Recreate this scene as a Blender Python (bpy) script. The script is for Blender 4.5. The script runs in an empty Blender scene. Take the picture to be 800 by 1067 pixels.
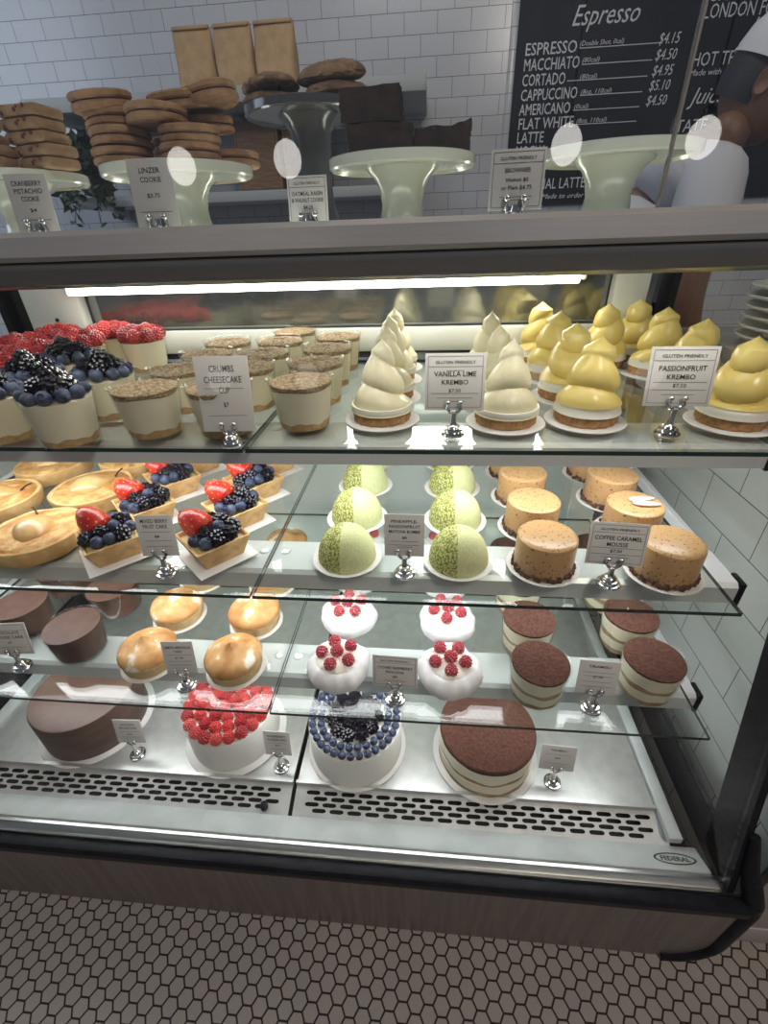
import bpy, bmesh, math, random
from mathutils import Vector, Matrix, Euler
random.seed(11)
sc = bpy.context.scene
COL = sc.collection
R = math.radians
H = 1.15                      # eye height

# ------------------------------------------------------------------ camera
cam = bpy.data.cameras.new('camera')
cam.sensor_fit = 'HORIZONTAL'
cam.sensor_width = 36.0
cam.lens = 476.2 / 800 * 36
cam.clip_start = 0.02
camo = bpy.data.objects.new('camera', cam)
COL.objects.link(camo)
rx = Vector((0.99586858, 0.08550528, -0.03057145))
dn = Vector((0.01855473, -0.52117401, -0.85324872))
fw = Vector((-0.08889032, 0.84915635, -0.52060735))
camo.matrix_world = Matrix(((rx.x, -dn.x, -fw.x, 0), (rx.y, -dn.y, -fw.y, 0), (rx.z, -dn.z, -fw.z, H), (0, 0, 0, 1)))
sc.camera = camo

# ------------------------------------------------------------------ view, world, large lights
sc.view_settings.view_transform = 'Standard'
sc.view_settings.look = 'None'
sc.view_settings.exposure = 0.0
sc.view_settings.gamma = 1.0
sc.view_settings.use_curve_mapping = False
sc.cycles.transparent_max_bounces = 40
sc.cycles.max_bounces = 10
sc.cycles.glossy_bounces = 5
sc.cycles.caustics_reflective = False
sc.cycles.caustics_refractive = False
sc.cycles.sample_clamp_indirect = 4.0
w = bpy.data.worlds.new('world')
sc.world = w
w.use_nodes = True
w.node_tree.nodes['Background'].inputs[0].default_value = (0.55, 0.60, 0.70, 1)
w.node_tree.nodes['Background'].inputs[1].default_value = 0.2


def area(name, loc, target, size, energy, col, size_y=None):
    l = bpy.data.lights.new(name, 'AREA')
    l.energy = energy
    l.color = col
    l.shape = 'RECTANGLE'
    l.size = size
    l.size_y = size_y or size
    o = bpy.data.objects.new(name, l)
    COL.objects.link(o)
    o.location = loc
    o.rotation_euler = (Vector(target) - Vector(loc)).to_track_quat('-Z', 'Y').to_euler()
    return o


area('window_daylight', (-3.6, 0.7, 2.6), (-0.6, 2.8, 1.5), 1.6, 40, (0.72, 0.83, 1.0))
area('ceiling_lamp', (0.9, -1.0, 2.9), (-0.2, 0.6, 0.6), 0.5, 30, (1.0, 0.87, 0.76))
area('back_wall_fill', (-0.2, 1.2, 2.9), (-0.2, 2.5, 1.4), 0.9, 13, (1.0, 0.95, 0.9))  # added fill that brightens the back wall and stands, no known fixture


# ------------------------------------------------------------------ materials
def new_mat(name):
    m = bpy.data.materials.new(name)
    m.use_nodes = True
    nt = m.node_tree
    nt.nodes.clear()
    out = nt.nodes.new('ShaderNodeOutputMaterial')
    return m, nt, out


def N(nt, t, **kw):
    n = nt.nodes.new(t)
    for k, v in kw.items():
        setattr(n, k, v)
    return n


def mat(name, c, rough=0.5, metal=0.0, c2=None, scale=40, detail=4, lo=0.4, hi=0.6, bump=0.0, bscale=None, spec=0.5,
        sss=0.0, coat=0.0, emit=None, es=0.0, stretch=None, trans=0.0):
    m, nt, out = new_mat(name)
    b = N(nt, 'ShaderNodeBsdfPrincipled')
    nt.links.new(b.outputs[0], out.inputs[0])
    b.inputs['Base Color'].default_value = (*c, 1)
    b.inputs['Roughness'].default_value = rough
    b.inputs['Metallic'].default_value = metal
    b.inputs['Specular IOR Level'].default_value = spec
    b.inputs['Coat Weight'].default_value = coat
    b.inputs['Coat Roughness'].default_value = 0.08
    if sss:
        b.inputs['Subsurface Weight'].default_value = sss
        b.inputs['Subsurface Radius'].default_value = (0.01, 0.008, 0.005)
        b.inputs['Subsurface Scale'].default_value = 0.6
    if emit:
        b.inputs['Emission Color'].default_value = (*emit, 1)
        b.inputs['Emission Strength'].default_value = es
    if c2 or bump:
        tc = N(nt, 'ShaderNodeTexCoord')
        src = tc.outputs['Object']
        if stretch:
            mp = N(nt, 'ShaderNodeMapping')
            mp.inputs['Scale'].default_value = stretch
            nt.links.new(src, mp.inputs[0])
            src = mp.outputs[0]
    if c2:
        no = N(nt, 'ShaderNodeTexNoise')
        no.inputs['Scale'].default_value = scale
        no.inputs['Detail'].default_value = detail
        nt.links.new(src, no.inputs['Vector'])
        r = N(nt, 'ShaderNodeValToRGB')
        r.color_ramp.elements[0].position = lo
        r.color_ramp.elements[1].position = hi
        r.color_ramp.elements[0].color = (*c, 1)
        r.color_ramp.elements[1].color = (*c2, 1)
        nt.links.new(no.outputs[0], r.inputs[0])
        nt.links.new(r.outputs[0], b.inputs['Base Color'])
    if bump:
        n2 = N(nt, 'ShaderNodeTexNoise')
        n2.inputs['Scale'].default_value = bscale or scale
        n2.inputs['Detail'].default_value = 5
        nt.links.new(src, n2.inputs['Vector'])
        bp = N(nt, 'ShaderNodeBump')
        bp.inputs['Strength'].default_value = bump
        bp.inputs['Distance'].default_value = 0.003
        nt.links.new(n2.outputs[0], bp.inputs['Height'])
        nt.links.new(bp.outputs[0], b.inputs['Normal'])
    return m


def glass(name, tint=(1, 1, 1), f0=0.05, rough=0.0, fmax=0.95, power=5.0):
    """thin pane: mostly clear, mirror-like towards grazing angles"""
    m, nt, out = new_mat(name)
    lw = N(nt, 'ShaderNodeLayerWeight')
    lw.inputs['Blend'].default_value = 0.5
    p = N(nt, 'ShaderNodeMath', operation='POWER')
    p.inputs[1].default_value = power
    nt.links.new(lw.outputs['Facing'], p.inputs[0])
    mr = N(nt, 'ShaderNodeMapRange')
    mr.inputs['To Min'].default_value = f0
    mr.inputs['To Max'].default_value = fmax
    nt.links.new(p.outputs[0], mr.inputs['Value'])
    t = N(nt, 'ShaderNodeBsdfTransparent')
    t.inputs[0].default_value = (*tint, 1)
    g = N(nt, 'ShaderNodeBsdfGlossy')
    g.inputs['Roughness'].default_value = rough
    mx = N(nt, 'ShaderNodeMixShader')
    nt.links.new(mr.outputs[0], mx.inputs[0])
    nt.links.new(t.outputs[0], mx.inputs[1])
    nt.links.new(g.outputs[0], mx.inputs[2])
    nt.links.new(mx.outputs[0], out.inputs[0])
    return m


def emission(name, c, s):
    m, nt, out = new_mat(name)
    e = N(nt, 'ShaderNodeEmission')
    e.inputs[0].default_value = (*c, 1)
    e.inputs[1].default_value = s
    nt.links.new(e.outputs[0], out.inputs[0])
    return m


def tile_mat(name, axis, x0, z0, bw, bh, c, grout, rough=0.22):
    m, nt, out = new_mat(name)
    b = N(nt, 'ShaderNodeBsdfPrincipled')
    nt.links.new(b.outputs[0], out.inputs[0])
    geo = N(nt, 'ShaderNodeNewGeometry')
    sx = N(nt, 'ShaderNodeSeparateXYZ')
    nt.links.new(geo.outputs['Position'], sx.inputs[0])
    cx = N(nt, 'ShaderNodeCombineXYZ')
    nt.links.new(sx.outputs[axis], cx.inputs[0])
    nt.links.new(sx.outputs[2], cx.inputs[1])
    mp = N(nt, 'ShaderNodeMapping')
    mp.inputs['Location'].default_value = (-x0, -z0, 0)
    nt.links.new(cx.outputs[0], mp.inputs[0])
    br = N(nt, 'ShaderNodeTexBrick')
    br.inputs['Scale'].default_value = 1
    br.inputs['Brick Width'].default_value = bw
    br.inputs['Row Height'].default_value = bh
    br.inputs['Mortar Size'].default_value = 0.0011
    br.inputs['Mortar Smooth'].default_value = 0.3
    br.inputs['Color1'].default_value = (*c, 1)
    br.inputs['Color2'].default_value = (*[v * 0.95 for v in c], 1)
    br.inputs['Mortar'].default_value = (*grout, 1)
    nt.links.new(mp.outputs[0], br.inputs[0])
    nt.links.new(br.outputs[0], b.inputs['Base Color'])
    b.inputs['Roughness'].default_value = rough
    bp = N(nt, 'ShaderNodeBump', invert=True)
    bp.inputs['Strength'].default_value = 0.4
    bp.inputs['Distance'].default_value = 0.002
    nt.links.new(br.outputs['Fac'], bp.inputs['Height'])
    nt.links.new(bp.outputs[0], b.inputs['Normal'])
    return m


def hex_mat():
    s, gr = 0.0151, 0.0030
    m, nt, out = new_mat('hexagon floor tiles')
    b = N(nt, 'ShaderNodeBsdfPrincipled')
    nt.links.new(b.outputs[0], out.inputs[0])
    geo = N(nt, 'ShaderNodeNewGeometry')
    cell = (3 * s, math.sqrt(3) * s, 1.0)

    def dist(off):
        a = N(nt, 'ShaderNodeVectorMath', operation='ADD')
        a.inputs[1].default_value = off
        nt.links.new(geo.outputs['Position'], a.inputs[0])
        wv = N(nt, 'ShaderNodeVectorMath', operation='WRAP')
        wv.inputs[1].default_value = (cell[0] / 2, cell[1] / 2, 0.5)
        wv.inputs[2].default_value = (-cell[0] / 2, -cell[1] / 2, -0.5)
        nt.links.new(a.outputs[0], wv.inputs[0])
        ab = N(nt, 'ShaderNodeVectorMath', operation='ABSOLUTE')
        nt.links.new(wv.outputs[0], ab.inputs[0])
        sp = N(nt, 'ShaderNodeSeparateXYZ')
        nt.links.new(ab.outputs[0], sp.inputs[0])
        m1 = N(nt, 'ShaderNodeMath', operation='MULTIPLY')
        m1.inputs[1].default_value = math.sqrt(3) / 2
        nt.links.new(sp.outputs[0], m1.inputs[0])
        m2 = N(nt, 'ShaderNodeMath', operation='MULTIPLY_ADD')
        m2.inputs[1].default_value = 0.5
        nt.links.new(sp.outputs[1], m2.inputs[0])
        nt.links.new(m1.outputs[0], m2.inputs[2])
        mx = N(nt, 'ShaderNodeMath', operation='MAXIMUM')
        nt.links.new(sp.outputs[1], mx.inputs[0])
        nt.links.new(m2.outputs[0], mx.inputs[1])
        return mx
    d1 = dist((0, 0, 0))
    d2 = dist((cell[0] / 2, cell[1] / 2, 0))
    mn = N(nt, 'ShaderNodeMath', operation='MINIMUM')
    nt.links.new(d1.outputs[0], mn.inputs[0])
    nt.links.new(d2.outputs[0], mn.inputs[1])
    ap = math.sqrt(3) / 2 * s
    mr = N(nt, 'ShaderNodeMapRange')
    mr.inputs['From Min'].default_value = ap - gr / 2 - 0.0003
    mr.inputs['From Max'].default_value = ap - gr / 2 + 0.0003
    nt.links.new(mn.outputs[0], mr.inputs['Value'])
    no = N(nt, 'ShaderNodeTexNoise')
    no.inputs['Scale'].default_value = 9
    nt.links.new(geo.outputs['Position'], no.inputs['Vector'])
    rp = N(nt, 'ShaderNodeValToRGB')
    rp.color_ramp.elements[0].color = (0.33, 0.295, 0.265, 1)
    rp.color_ramp.elements[1].color = (0.42, 0.375, 0.34, 1)
    nt.links.new(no.outputs[0], rp.inputs[0])
    mix = N(nt, 'ShaderNodeMix', data_type='RGBA')
    nt.links.new(mr.outputs[0], mix.inputs[0])
    nt.links.new(rp.outputs[0], mix.inputs[6])
    mix.inputs[7].default_value = (0.025, 0.018, 0.016, 1)
    nt.links.new(mix.outputs[2], b.inputs['Base Color'])
    b.inputs['Roughness'].default_value = 0.55
    b.inputs['Specular IOR Level'].default_value = 0.25
    return m


def split_mat(name, ca, cb, cc):
    """matcha dome: fine green grain all over and a coarse dusting on its left half"""
    m, nt, out = new_mat(name)
    b = N(nt, 'ShaderNodeBsdfPrincipled')
    nt.links.new(b.outputs[0], out.inputs[0])
    tc = N(nt, 'ShaderNodeTexCoord')
    sp = N(nt, 'ShaderNodeSeparateXYZ')
    nt.links.new(tc.outputs['Object'], sp.inputs[0])
    n1 = N(nt, 'ShaderNodeTexNoise')
    n1.inputs['Scale'].default_value = 330
    n1.inputs['Detail'].default_value = 3
    nt.links.new(tc.outputs['Object'], n1.inputs['Vector'])
    edge = N(nt, 'ShaderNodeMath', operation='LESS_THAN')
    edge.inputs[1].default_value = -0.004
    nt.links.new(sp.outputs[0], edge.inputs[0])
    r1 = N(nt, 'ShaderNodeValToRGB')
    r1.color_ramp.elements[0].position = 0.44
    r1.color_ramp.elements[1].position = 0.56
    r1.color_ramp.elements[0].color = (*cc, 1)
    r1.color_ramp.elements[1].color = (*cb, 1)
    nt.links.new(n1.outputs[0], r1.inputs[0])
    r2 = N(nt, 'ShaderNodeValToRGB')
    r2.color_ramp.elements[0].position = 0.35
    r2.color_ramp.elements[1].position = 0.6
    r2.color_ramp.elements[0].color = (*[v * 0.88 for v in ca], 1)
    r2.color_ramp.elements[1].color = (*ca, 1)
    nt.links.new(n1.outputs[0], r2.inputs[0])
    mix = N(nt, 'ShaderNodeMix', data_type='RGBA')
    nt.links.new(edge.outputs[0], mix.inputs[0])
    nt.links.new(r2.outputs[0], mix.inputs[6])
    nt.links.new(r1.outputs[0], mix.inputs[7])
    nt.links.new(mix.outputs[2], b.inputs['Base Color'])
    b.inputs['Roughness'].default_value = 0.85
    bp = N(nt, 'ShaderNodeBump')
    bp.inputs['Strength'].default_value = 0.5
    bp.inputs['Distance'].default_value = 0.001
    nt.links.new(n1.outputs[0], bp.inputs['Height'])
    nt.links.new(bp.outputs[0], b.inputs['Normal'])
    return m


def toast_mat(name, base, toast, white):
    """meringue browned in patches, with bare white streaks"""
    m, nt, out = new_mat(name)
    b = N(nt, 'ShaderNodeBsdfPrincipled')
    nt.links.new(b.outputs[0], out.inputs[0])
    tc = N(nt, 'ShaderNodeTexCoord')
    oi = N(nt, 'ShaderNodeObjectInfo')
    ad = N(nt, 'ShaderNodeVectorMath', operation='ADD')
    nt.links.new(tc.outputs['Object'], ad.inputs[0])
    nt.links.new(oi.outputs['Location'], ad.inputs[1])
    n1 = N(nt, 'ShaderNodeTexNoise')
    n1.inputs['Scale'].default_value = 28
    n1.inputs['Detail'].default_value = 4
    nt.links.new(ad.outputs[0], n1.inputs['Vector'])
    r1 = N(nt, 'ShaderNodeValToRGB')
    e = r1.color_ramp.elements
    e[0].position, e[0].color = 0.33, (*white, 1)
    e[1].position, e[1].color = 0.70, (*toast, 1)
    k = e.new(0.42)
    k.color = (*base, 1)
    nt.links.new(n1.outputs[0], r1.inputs[0])
    nt.links.new(r1.outputs[0], b.inputs['Base Color'])
    b.inputs['Roughness'].default_value = 0.62
    n2 = N(nt, 'ShaderNodeTexNoise')
    n2.inputs['Scale'].default_value = 160
    nt.links.new(ad.outputs[0], n2.inputs['Vector'])
    bp = N(nt, 'ShaderNodeBump')
    bp.inputs['Strength'].default_value = 0.15
    bp.inputs['Distance'].default_value = 0.002
    nt.links.new(n2.outputs[0], bp.inputs['Height'])
    nt.links.new(bp.outputs[0], b.inputs['Normal'])
    return m


MT = {}
MT['steel'] = mat('brushed steel', (0.54, 0.54, 0.52), 0.30, 1.0, c2=(0.59, 0.59, 0.57), scale=60, stretch=(0.3, 8, 8))
MT['fascia'] = mat('brushed top edge', (0.53, 0.515, 0.495), 0.32, 0.6, c2=(0.56, 0.545, 0.525), scale=50, stretch=(0.25, 12, 12))
MT['headtrim'] = mat('grey glass head trim', (0.22, 0.22, 0.22), 0.22, 0.6)
MT['deck'] = mat('worn steel deck', (0.54, 0.55, 0.53), 0.36, 0.65, c2=(0.60, 0.61, 0.59), scale=40, detail=7, bump=0.03, bscale=90)
MT['base_steel'] = mat('dull steel kick panel', (0.30, 0.265, 0.25), 0.42, 0.9, c2=(0.36, 0.32, 0.30), scale=30, stretch=(3, 1, 0.15))
MT['alu'] = mat('pale aluminium', (0.80, 0.82, 0.84), 0.33, 0.22)
MT['grille'] = mat('perforated sheet', (0.56, 0.57, 0.56), 0.35, 0.35, c2=(0.66, 0.67, 0.66), scale=18)
MT['darksteel'] = mat('dark steel trim', (0.17, 0.175, 0.18), 0.28, 0.9)
MT['black'] = mat('black rubber and frit', (0.010, 0.010, 0.013), 0.4, c2=(0.015, 0.015, 0.019), scale=60, spec=0.15)
MT['dark'] = mat('dark cavity', (0.012, 0.012, 0.012), 0.8)
MT['sill'] = mat('pale enamel sill', (0.56, 0.60, 0.59), 0.3, c2=(0.48, 0.51, 0.50), scale=14)
MT['whitepanel'] = mat('white enamel', (0.72, 0.74, 0.68), 0.35, c2=(0.66, 0.68, 0.62), scale=8)
MT['chrome'] = mat('chrome', (0.75, 0.75, 0.75), 0.08, 1.0)
MT['pane'] = glass('clear pane', (0.985, 0.99, 0.985), 0.012)
MT['guard'] = glass('guard pane', (0.92, 0.935, 0.94), 0.07)
MT['shelfglass'] = glass('shelf glass', (0.965, 0.985, 0.972), 0.035, 0.0, 0.9, 4.0)
MT['edge'] = mat('green glass edge', (0.010, 0.035, 0.028), 0.08, coat=0.6)
MT['topglass'] = glass('top glass', (0.90, 0.92, 0.88), 0.05)
MT['plastic'] = glass('clear plastic cup', (0.99, 0.99, 0.98), 0.015, 0.06, 0.35, 4.0)
MT['rear'] = mat('rear door glass', (0.27, 0.28, 0.27), 0.10, 0.85)
MT['rearpanel'] = mat('pale green inner panel', (0.66, 0.72, 0.68), 0.22, 0.2)
MT['tube'] = emission('fluorescent tube', (1.0, 0.97, 0.88), 14)
MT['led'] = emission('shelf strip light', (0.96, 0.985, 1.0), 11)
MT['strip_fill'] = emission('upper strip fill', (1.0, 0.98, 0.92), 6.5)  # glow of the strip added to lift the top shelf fronts
MT['globe'] = emission('lit opal globe', (1.0, 0.96, 0.92), 4.6)
MT['card'] = mat('printed card', (0.76, 0.74, 0.70), 0.5)
MT['ink'] = mat('black ink', (0.03, 0.03, 0.03), 0.7)
MT['greyink'] = mat('grey ink', (0.22, 0.21, 0.20), 0.7)
MT['chalk'] = mat('chalk white', (0.72, 0.72, 0.74), 0.9)
MT['board'] = mat('black menu board', (0.012, 0.013, 0.020), 0.6, c2=(0.018, 0.020, 0.028), scale=5, spec=0.2)
MT['milk'] = mat('pale milk glass', (0.66, 0.68, 0.60), 0.12, spec=0.6, sss=0.15)
MT['smoke'] = mat('grey glass stand', (0.085, 0.09, 0.10), 0.15)
MT['shelfgrey'] = mat('grey painted shelf', (0.40, 0.42, 0.42), 0.5)
MT['kraft'] = mat('kraft paper', (0.50, 0.33, 0.17), 0.75, c2=(0.42, 0.27, 0.14), scale=22, bump=1.0, bscale=30)
MT['wood'] = mat('brown wood', (0.26, 0.15, 0.08), 0.6, c2=(0.19, 0.105, 0.055), scale=14, stretch=(1, 1, 7))
MT['leaf'] = mat('dark leaf', (0.030, 0.062, 0.035), 0.5, c2=(0.05, 0.09, 0.05), scale=30)
MT['clay'] = mat('clay pot', (0.20, 0.12, 0.08), 0.8)
MT['biscuit'] = mat('linzer biscuit', (0.47, 0.275, 0.15), 0.8, c2=(0.34, 0.19, 0.10), scale=60, bump=0.4, bscale=110)
MT['jam'] = mat('dark jam', (0.07, 0.012, 0.012), 0.2)
MT['oat'] = mat('oatmeal cookie', (0.27, 0.17, 0.095), 0.85, c2=(0.15, 0.09, 0.05), scale=70, bump=0.9, bscale=60)
MT['pist'] = mat('pistachio cookie', (0.50, 0.34, 0.20), 0.85, c2=(0.36, 0.22, 0.12), scale=40, bump=0.5, bscale=80)
MT['cran'] = mat('dried cranberry', (0.14, 0.02, 0.02), 0.4)
MT['brownie'] = mat('brownie', (0.020, 0.009, 0.006), 0.75, c2=(0.040, 0.018, 0.011), scale=60, bump=0.8, bscale=70)
MT['browniecrust'] = mat('brownie nut crust', (0.16, 0.09, 0.045), 0.8, c2=(0.05, 0.025, 0.015), scale=90, bump=0.6)
MT['cream'] = mat('cheesecake cream', (0.80, 0.75, 0.58), 0.45, sss=0.2)
MT['crust'] = mat('crumb crust', (0.42, 0.27, 0.12), 0.85, c2=(0.56, 0.38, 0.19), scale=130, bump=0.5)
MT['crumb'] = mat('crumb topping', (0.44, 0.33, 0.20), 0.9, c2=(0.20, 0.135, 0.075), scale=190, lo=0.38, hi=0.62, bump=1.0, bscale=210)
MT['rasp'] = mat('raspberry', (0.46, 0.03, 0.032), 0.35, c2=(0.60, 0.075, 0.065), scale=60, coat=0.2)
MT['raspdark'] = mat('dark raspberry', (0.30, 0.016, 0.022), 0.35, c2=(0.44, 0.04, 0.045), scale=50, coat=0.2)
MT['sugared'] = mat('sugar dusted raspberry', (0.42, 0.03, 0.05), 0.6, c2=(0.80, 0.55, 0.57), scale=260, lo=0.52, hi=0.72)
MT['blackberry'] = mat('blackberry', (0.008, 0.006, 0.012), 0.22, coat=0.25)
MT['blueberry'] = mat('blueberry', (0.022, 0.032, 0.075), 0.55, c2=(0.075, 0.095, 0.16), scale=60)
MT['strawb'] = mat('strawberry', (0.44, 0.016, 0.012), 0.28, c2=(0.58, 0.05, 0.025), scale=26, coat=0.2)
MT['seed'] = mat('strawberry seed', (0.75, 0.50, 0.12), 0.5)
MT['calyx'] = mat('green calyx', (0.17, 0.26, 0.05), 0.6)
MT['paper'] = mat('white cake board', (0.80, 0.79, 0.77), 0.6)
MT['sponge'] = mat('biscuit base', (0.50, 0.28, 0.115), 0.85, c2=(0.36, 0.19, 0.075), scale=150, bump=0.8, bscale=170)
MT['mering'] = mat('white meringue', (0.82, 0.80, 0.70), 0.4, sss=0.2)
MT['limecream'] = mat('ivory lime glaze', (0.80, 0.745, 0.52), 0.32, c2=(0.75, 0.69, 0.46), scale=350, sss=0.1)
MT['passion'] = mat('yellow passionfruit glaze', (0.80, 0.645, 0.215), 0.28, c2=(0.77, 0.60, 0.18), scale=20, sss=0.1)
MT['tartcrust'] = mat('golden tart crust', (0.66, 0.41, 0.16), 0.75, c2=(0.78, 0.54, 0.25), scale=45, bump=0.5, bscale=120)
MT['frangi'] = mat('baked almond filling', (0.48, 0.21, 0.05), 0.6, c2=(0.72, 0.46, 0.18), scale=42, lo=0.38, hi=0.62, bump=0.9, bscale=130)
MT['pear'] = mat('poached pear', (0.66, 0.43, 0.18), 0.3, c2=(0.54, 0.31, 0.10), scale=24, coat=0.25)
MT['stem'] = mat('dark stem', (0.06, 0.02, 0.012), 0.6)
MT['shell'] = mat('waffle-brown pastry shell', (0.60, 0.36, 0.145), 0.7, c2=(0.74, 0.49, 0.23), scale=55, bump=0.3, bscale=120)
MT['custard'] = mat('vanilla custard', (0.80, 0.66, 0.34), 0.35)
MT['dome'] = split_mat('matcha glaze', (0.66, 0.69, 0.36), (0.60, 0.62, 0.25), (0.20, 0.21, 0.035))
MT['caramel'] = mat('caramel mousse', (0.56, 0.335, 0.15), 0.3, c2=(0.15, 0.07, 0.03), scale=230, detail=2, lo=0.62, hi=0.68, coat=0.15)
MT['cookiecrumb'] = mat('chocolate crumb', (0.07, 0.035, 0.022), 0.6, c2=(0.15, 0.075, 0.05), scale=200)
MT['petal'] = mat('pink petal', (0.74, 0.55, 0.50), 0.5)
MT['choc'] = mat('chocolate mousse', (0.082, 0.042, 0.031), 0.5, c2=(0.105, 0.055, 0.041), scale=40)
MT['choccake'] = mat('chocolate coating', (0.080, 0.043, 0.032), 0.45, c2=(0.112, 0.064, 0.048), scale=14, stretch=(1, 1, 3))
MT['toast'] = toast_mat('toasted meringue', (0.64, 0.38, 0.15), (0.42, 0.17, 0.045), (0.88, 0.84, 0.76))
MT['tartside'] = mat('pale tart shell', (0.62, 0.44, 0.21), 0.7, c2=(0.70, 0.53, 0.29), scale=60, bump=0.25)
MT['pav'] = mat('pavlova meringue', (0.86, 0.85, 0.85), 0.55, c2=(0.80, 0.78, 0.78), scale=22, bump=0.3, bscale=45)
MT['whip'] = mat('whipped cream', (0.86, 0.82, 0.73), 0.4, sss=0.1)
MT['cocoa'] = mat('cocoa dust', (0.055, 0.019, 0.011), 0.95, c2=(0.095, 0.036, 0.023), scale=230, bump=0.7, bscale=200)
MT['coffee'] = mat('coffee soaked layer', (0.30, 0.19, 0.10), 0.7, c2=(0.42, 0.29, 0.16), scale=90)
MT['frost'] = mat('white frosting', (0.80, 0.79, 0.73), 0.5, bump=0.15, bscale=20)
MT['skin'] = mat('brown skin', (0.17, 0.085, 0.055), 0.5, c2=(0.145, 0.07, 0.045), scale=12)
MT['shirt'] = mat('white cotton', (0.52, 0.53, 0.57), 0.85, bump=0.2, bscale=30)
MT['cap'] = mat('white cap cloth', (0.62, 0.63, 0.66), 0.85)
MT['hair'] = mat('black hair', (0.012, 0.012, 0.018), 0.6)
MT['trousers'] = mat('dark trousers', (0.03, 0.03, 0.04), 0.8)
MT['plate'] = mat('white china', (0.74, 0.74, 0.72), 0.15)
MT['counterface'] = mat('taupe counter panel', (0.42, 0.38, 0.36), 0.45)
MT['stone'] = mat('grey stone top', (0.36, 0.34, 0.32), 0.25, c2=(0.48, 0.46, 0.44), scale=6)
MT['floor'] = hex_mat()
MT['wall'] = tile_mat('white subway tiles', 0, -0.2005, H + 0.737, 0.144, 0.0715, (0.56, 0.57, 0.60), (0.10, 0.10, 0.11))
MT['sidewall'] = tile_mat('white side tiles', 1, 0.596, H - 0.504, 0.17, 0.0855, (0.60, 0.62, 0.60), (0.10, 0.11, 0.11))
MT['ceiling'] = mat('ceiling paint', (0.6, 0.6, 0.6), 0.9)


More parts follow.
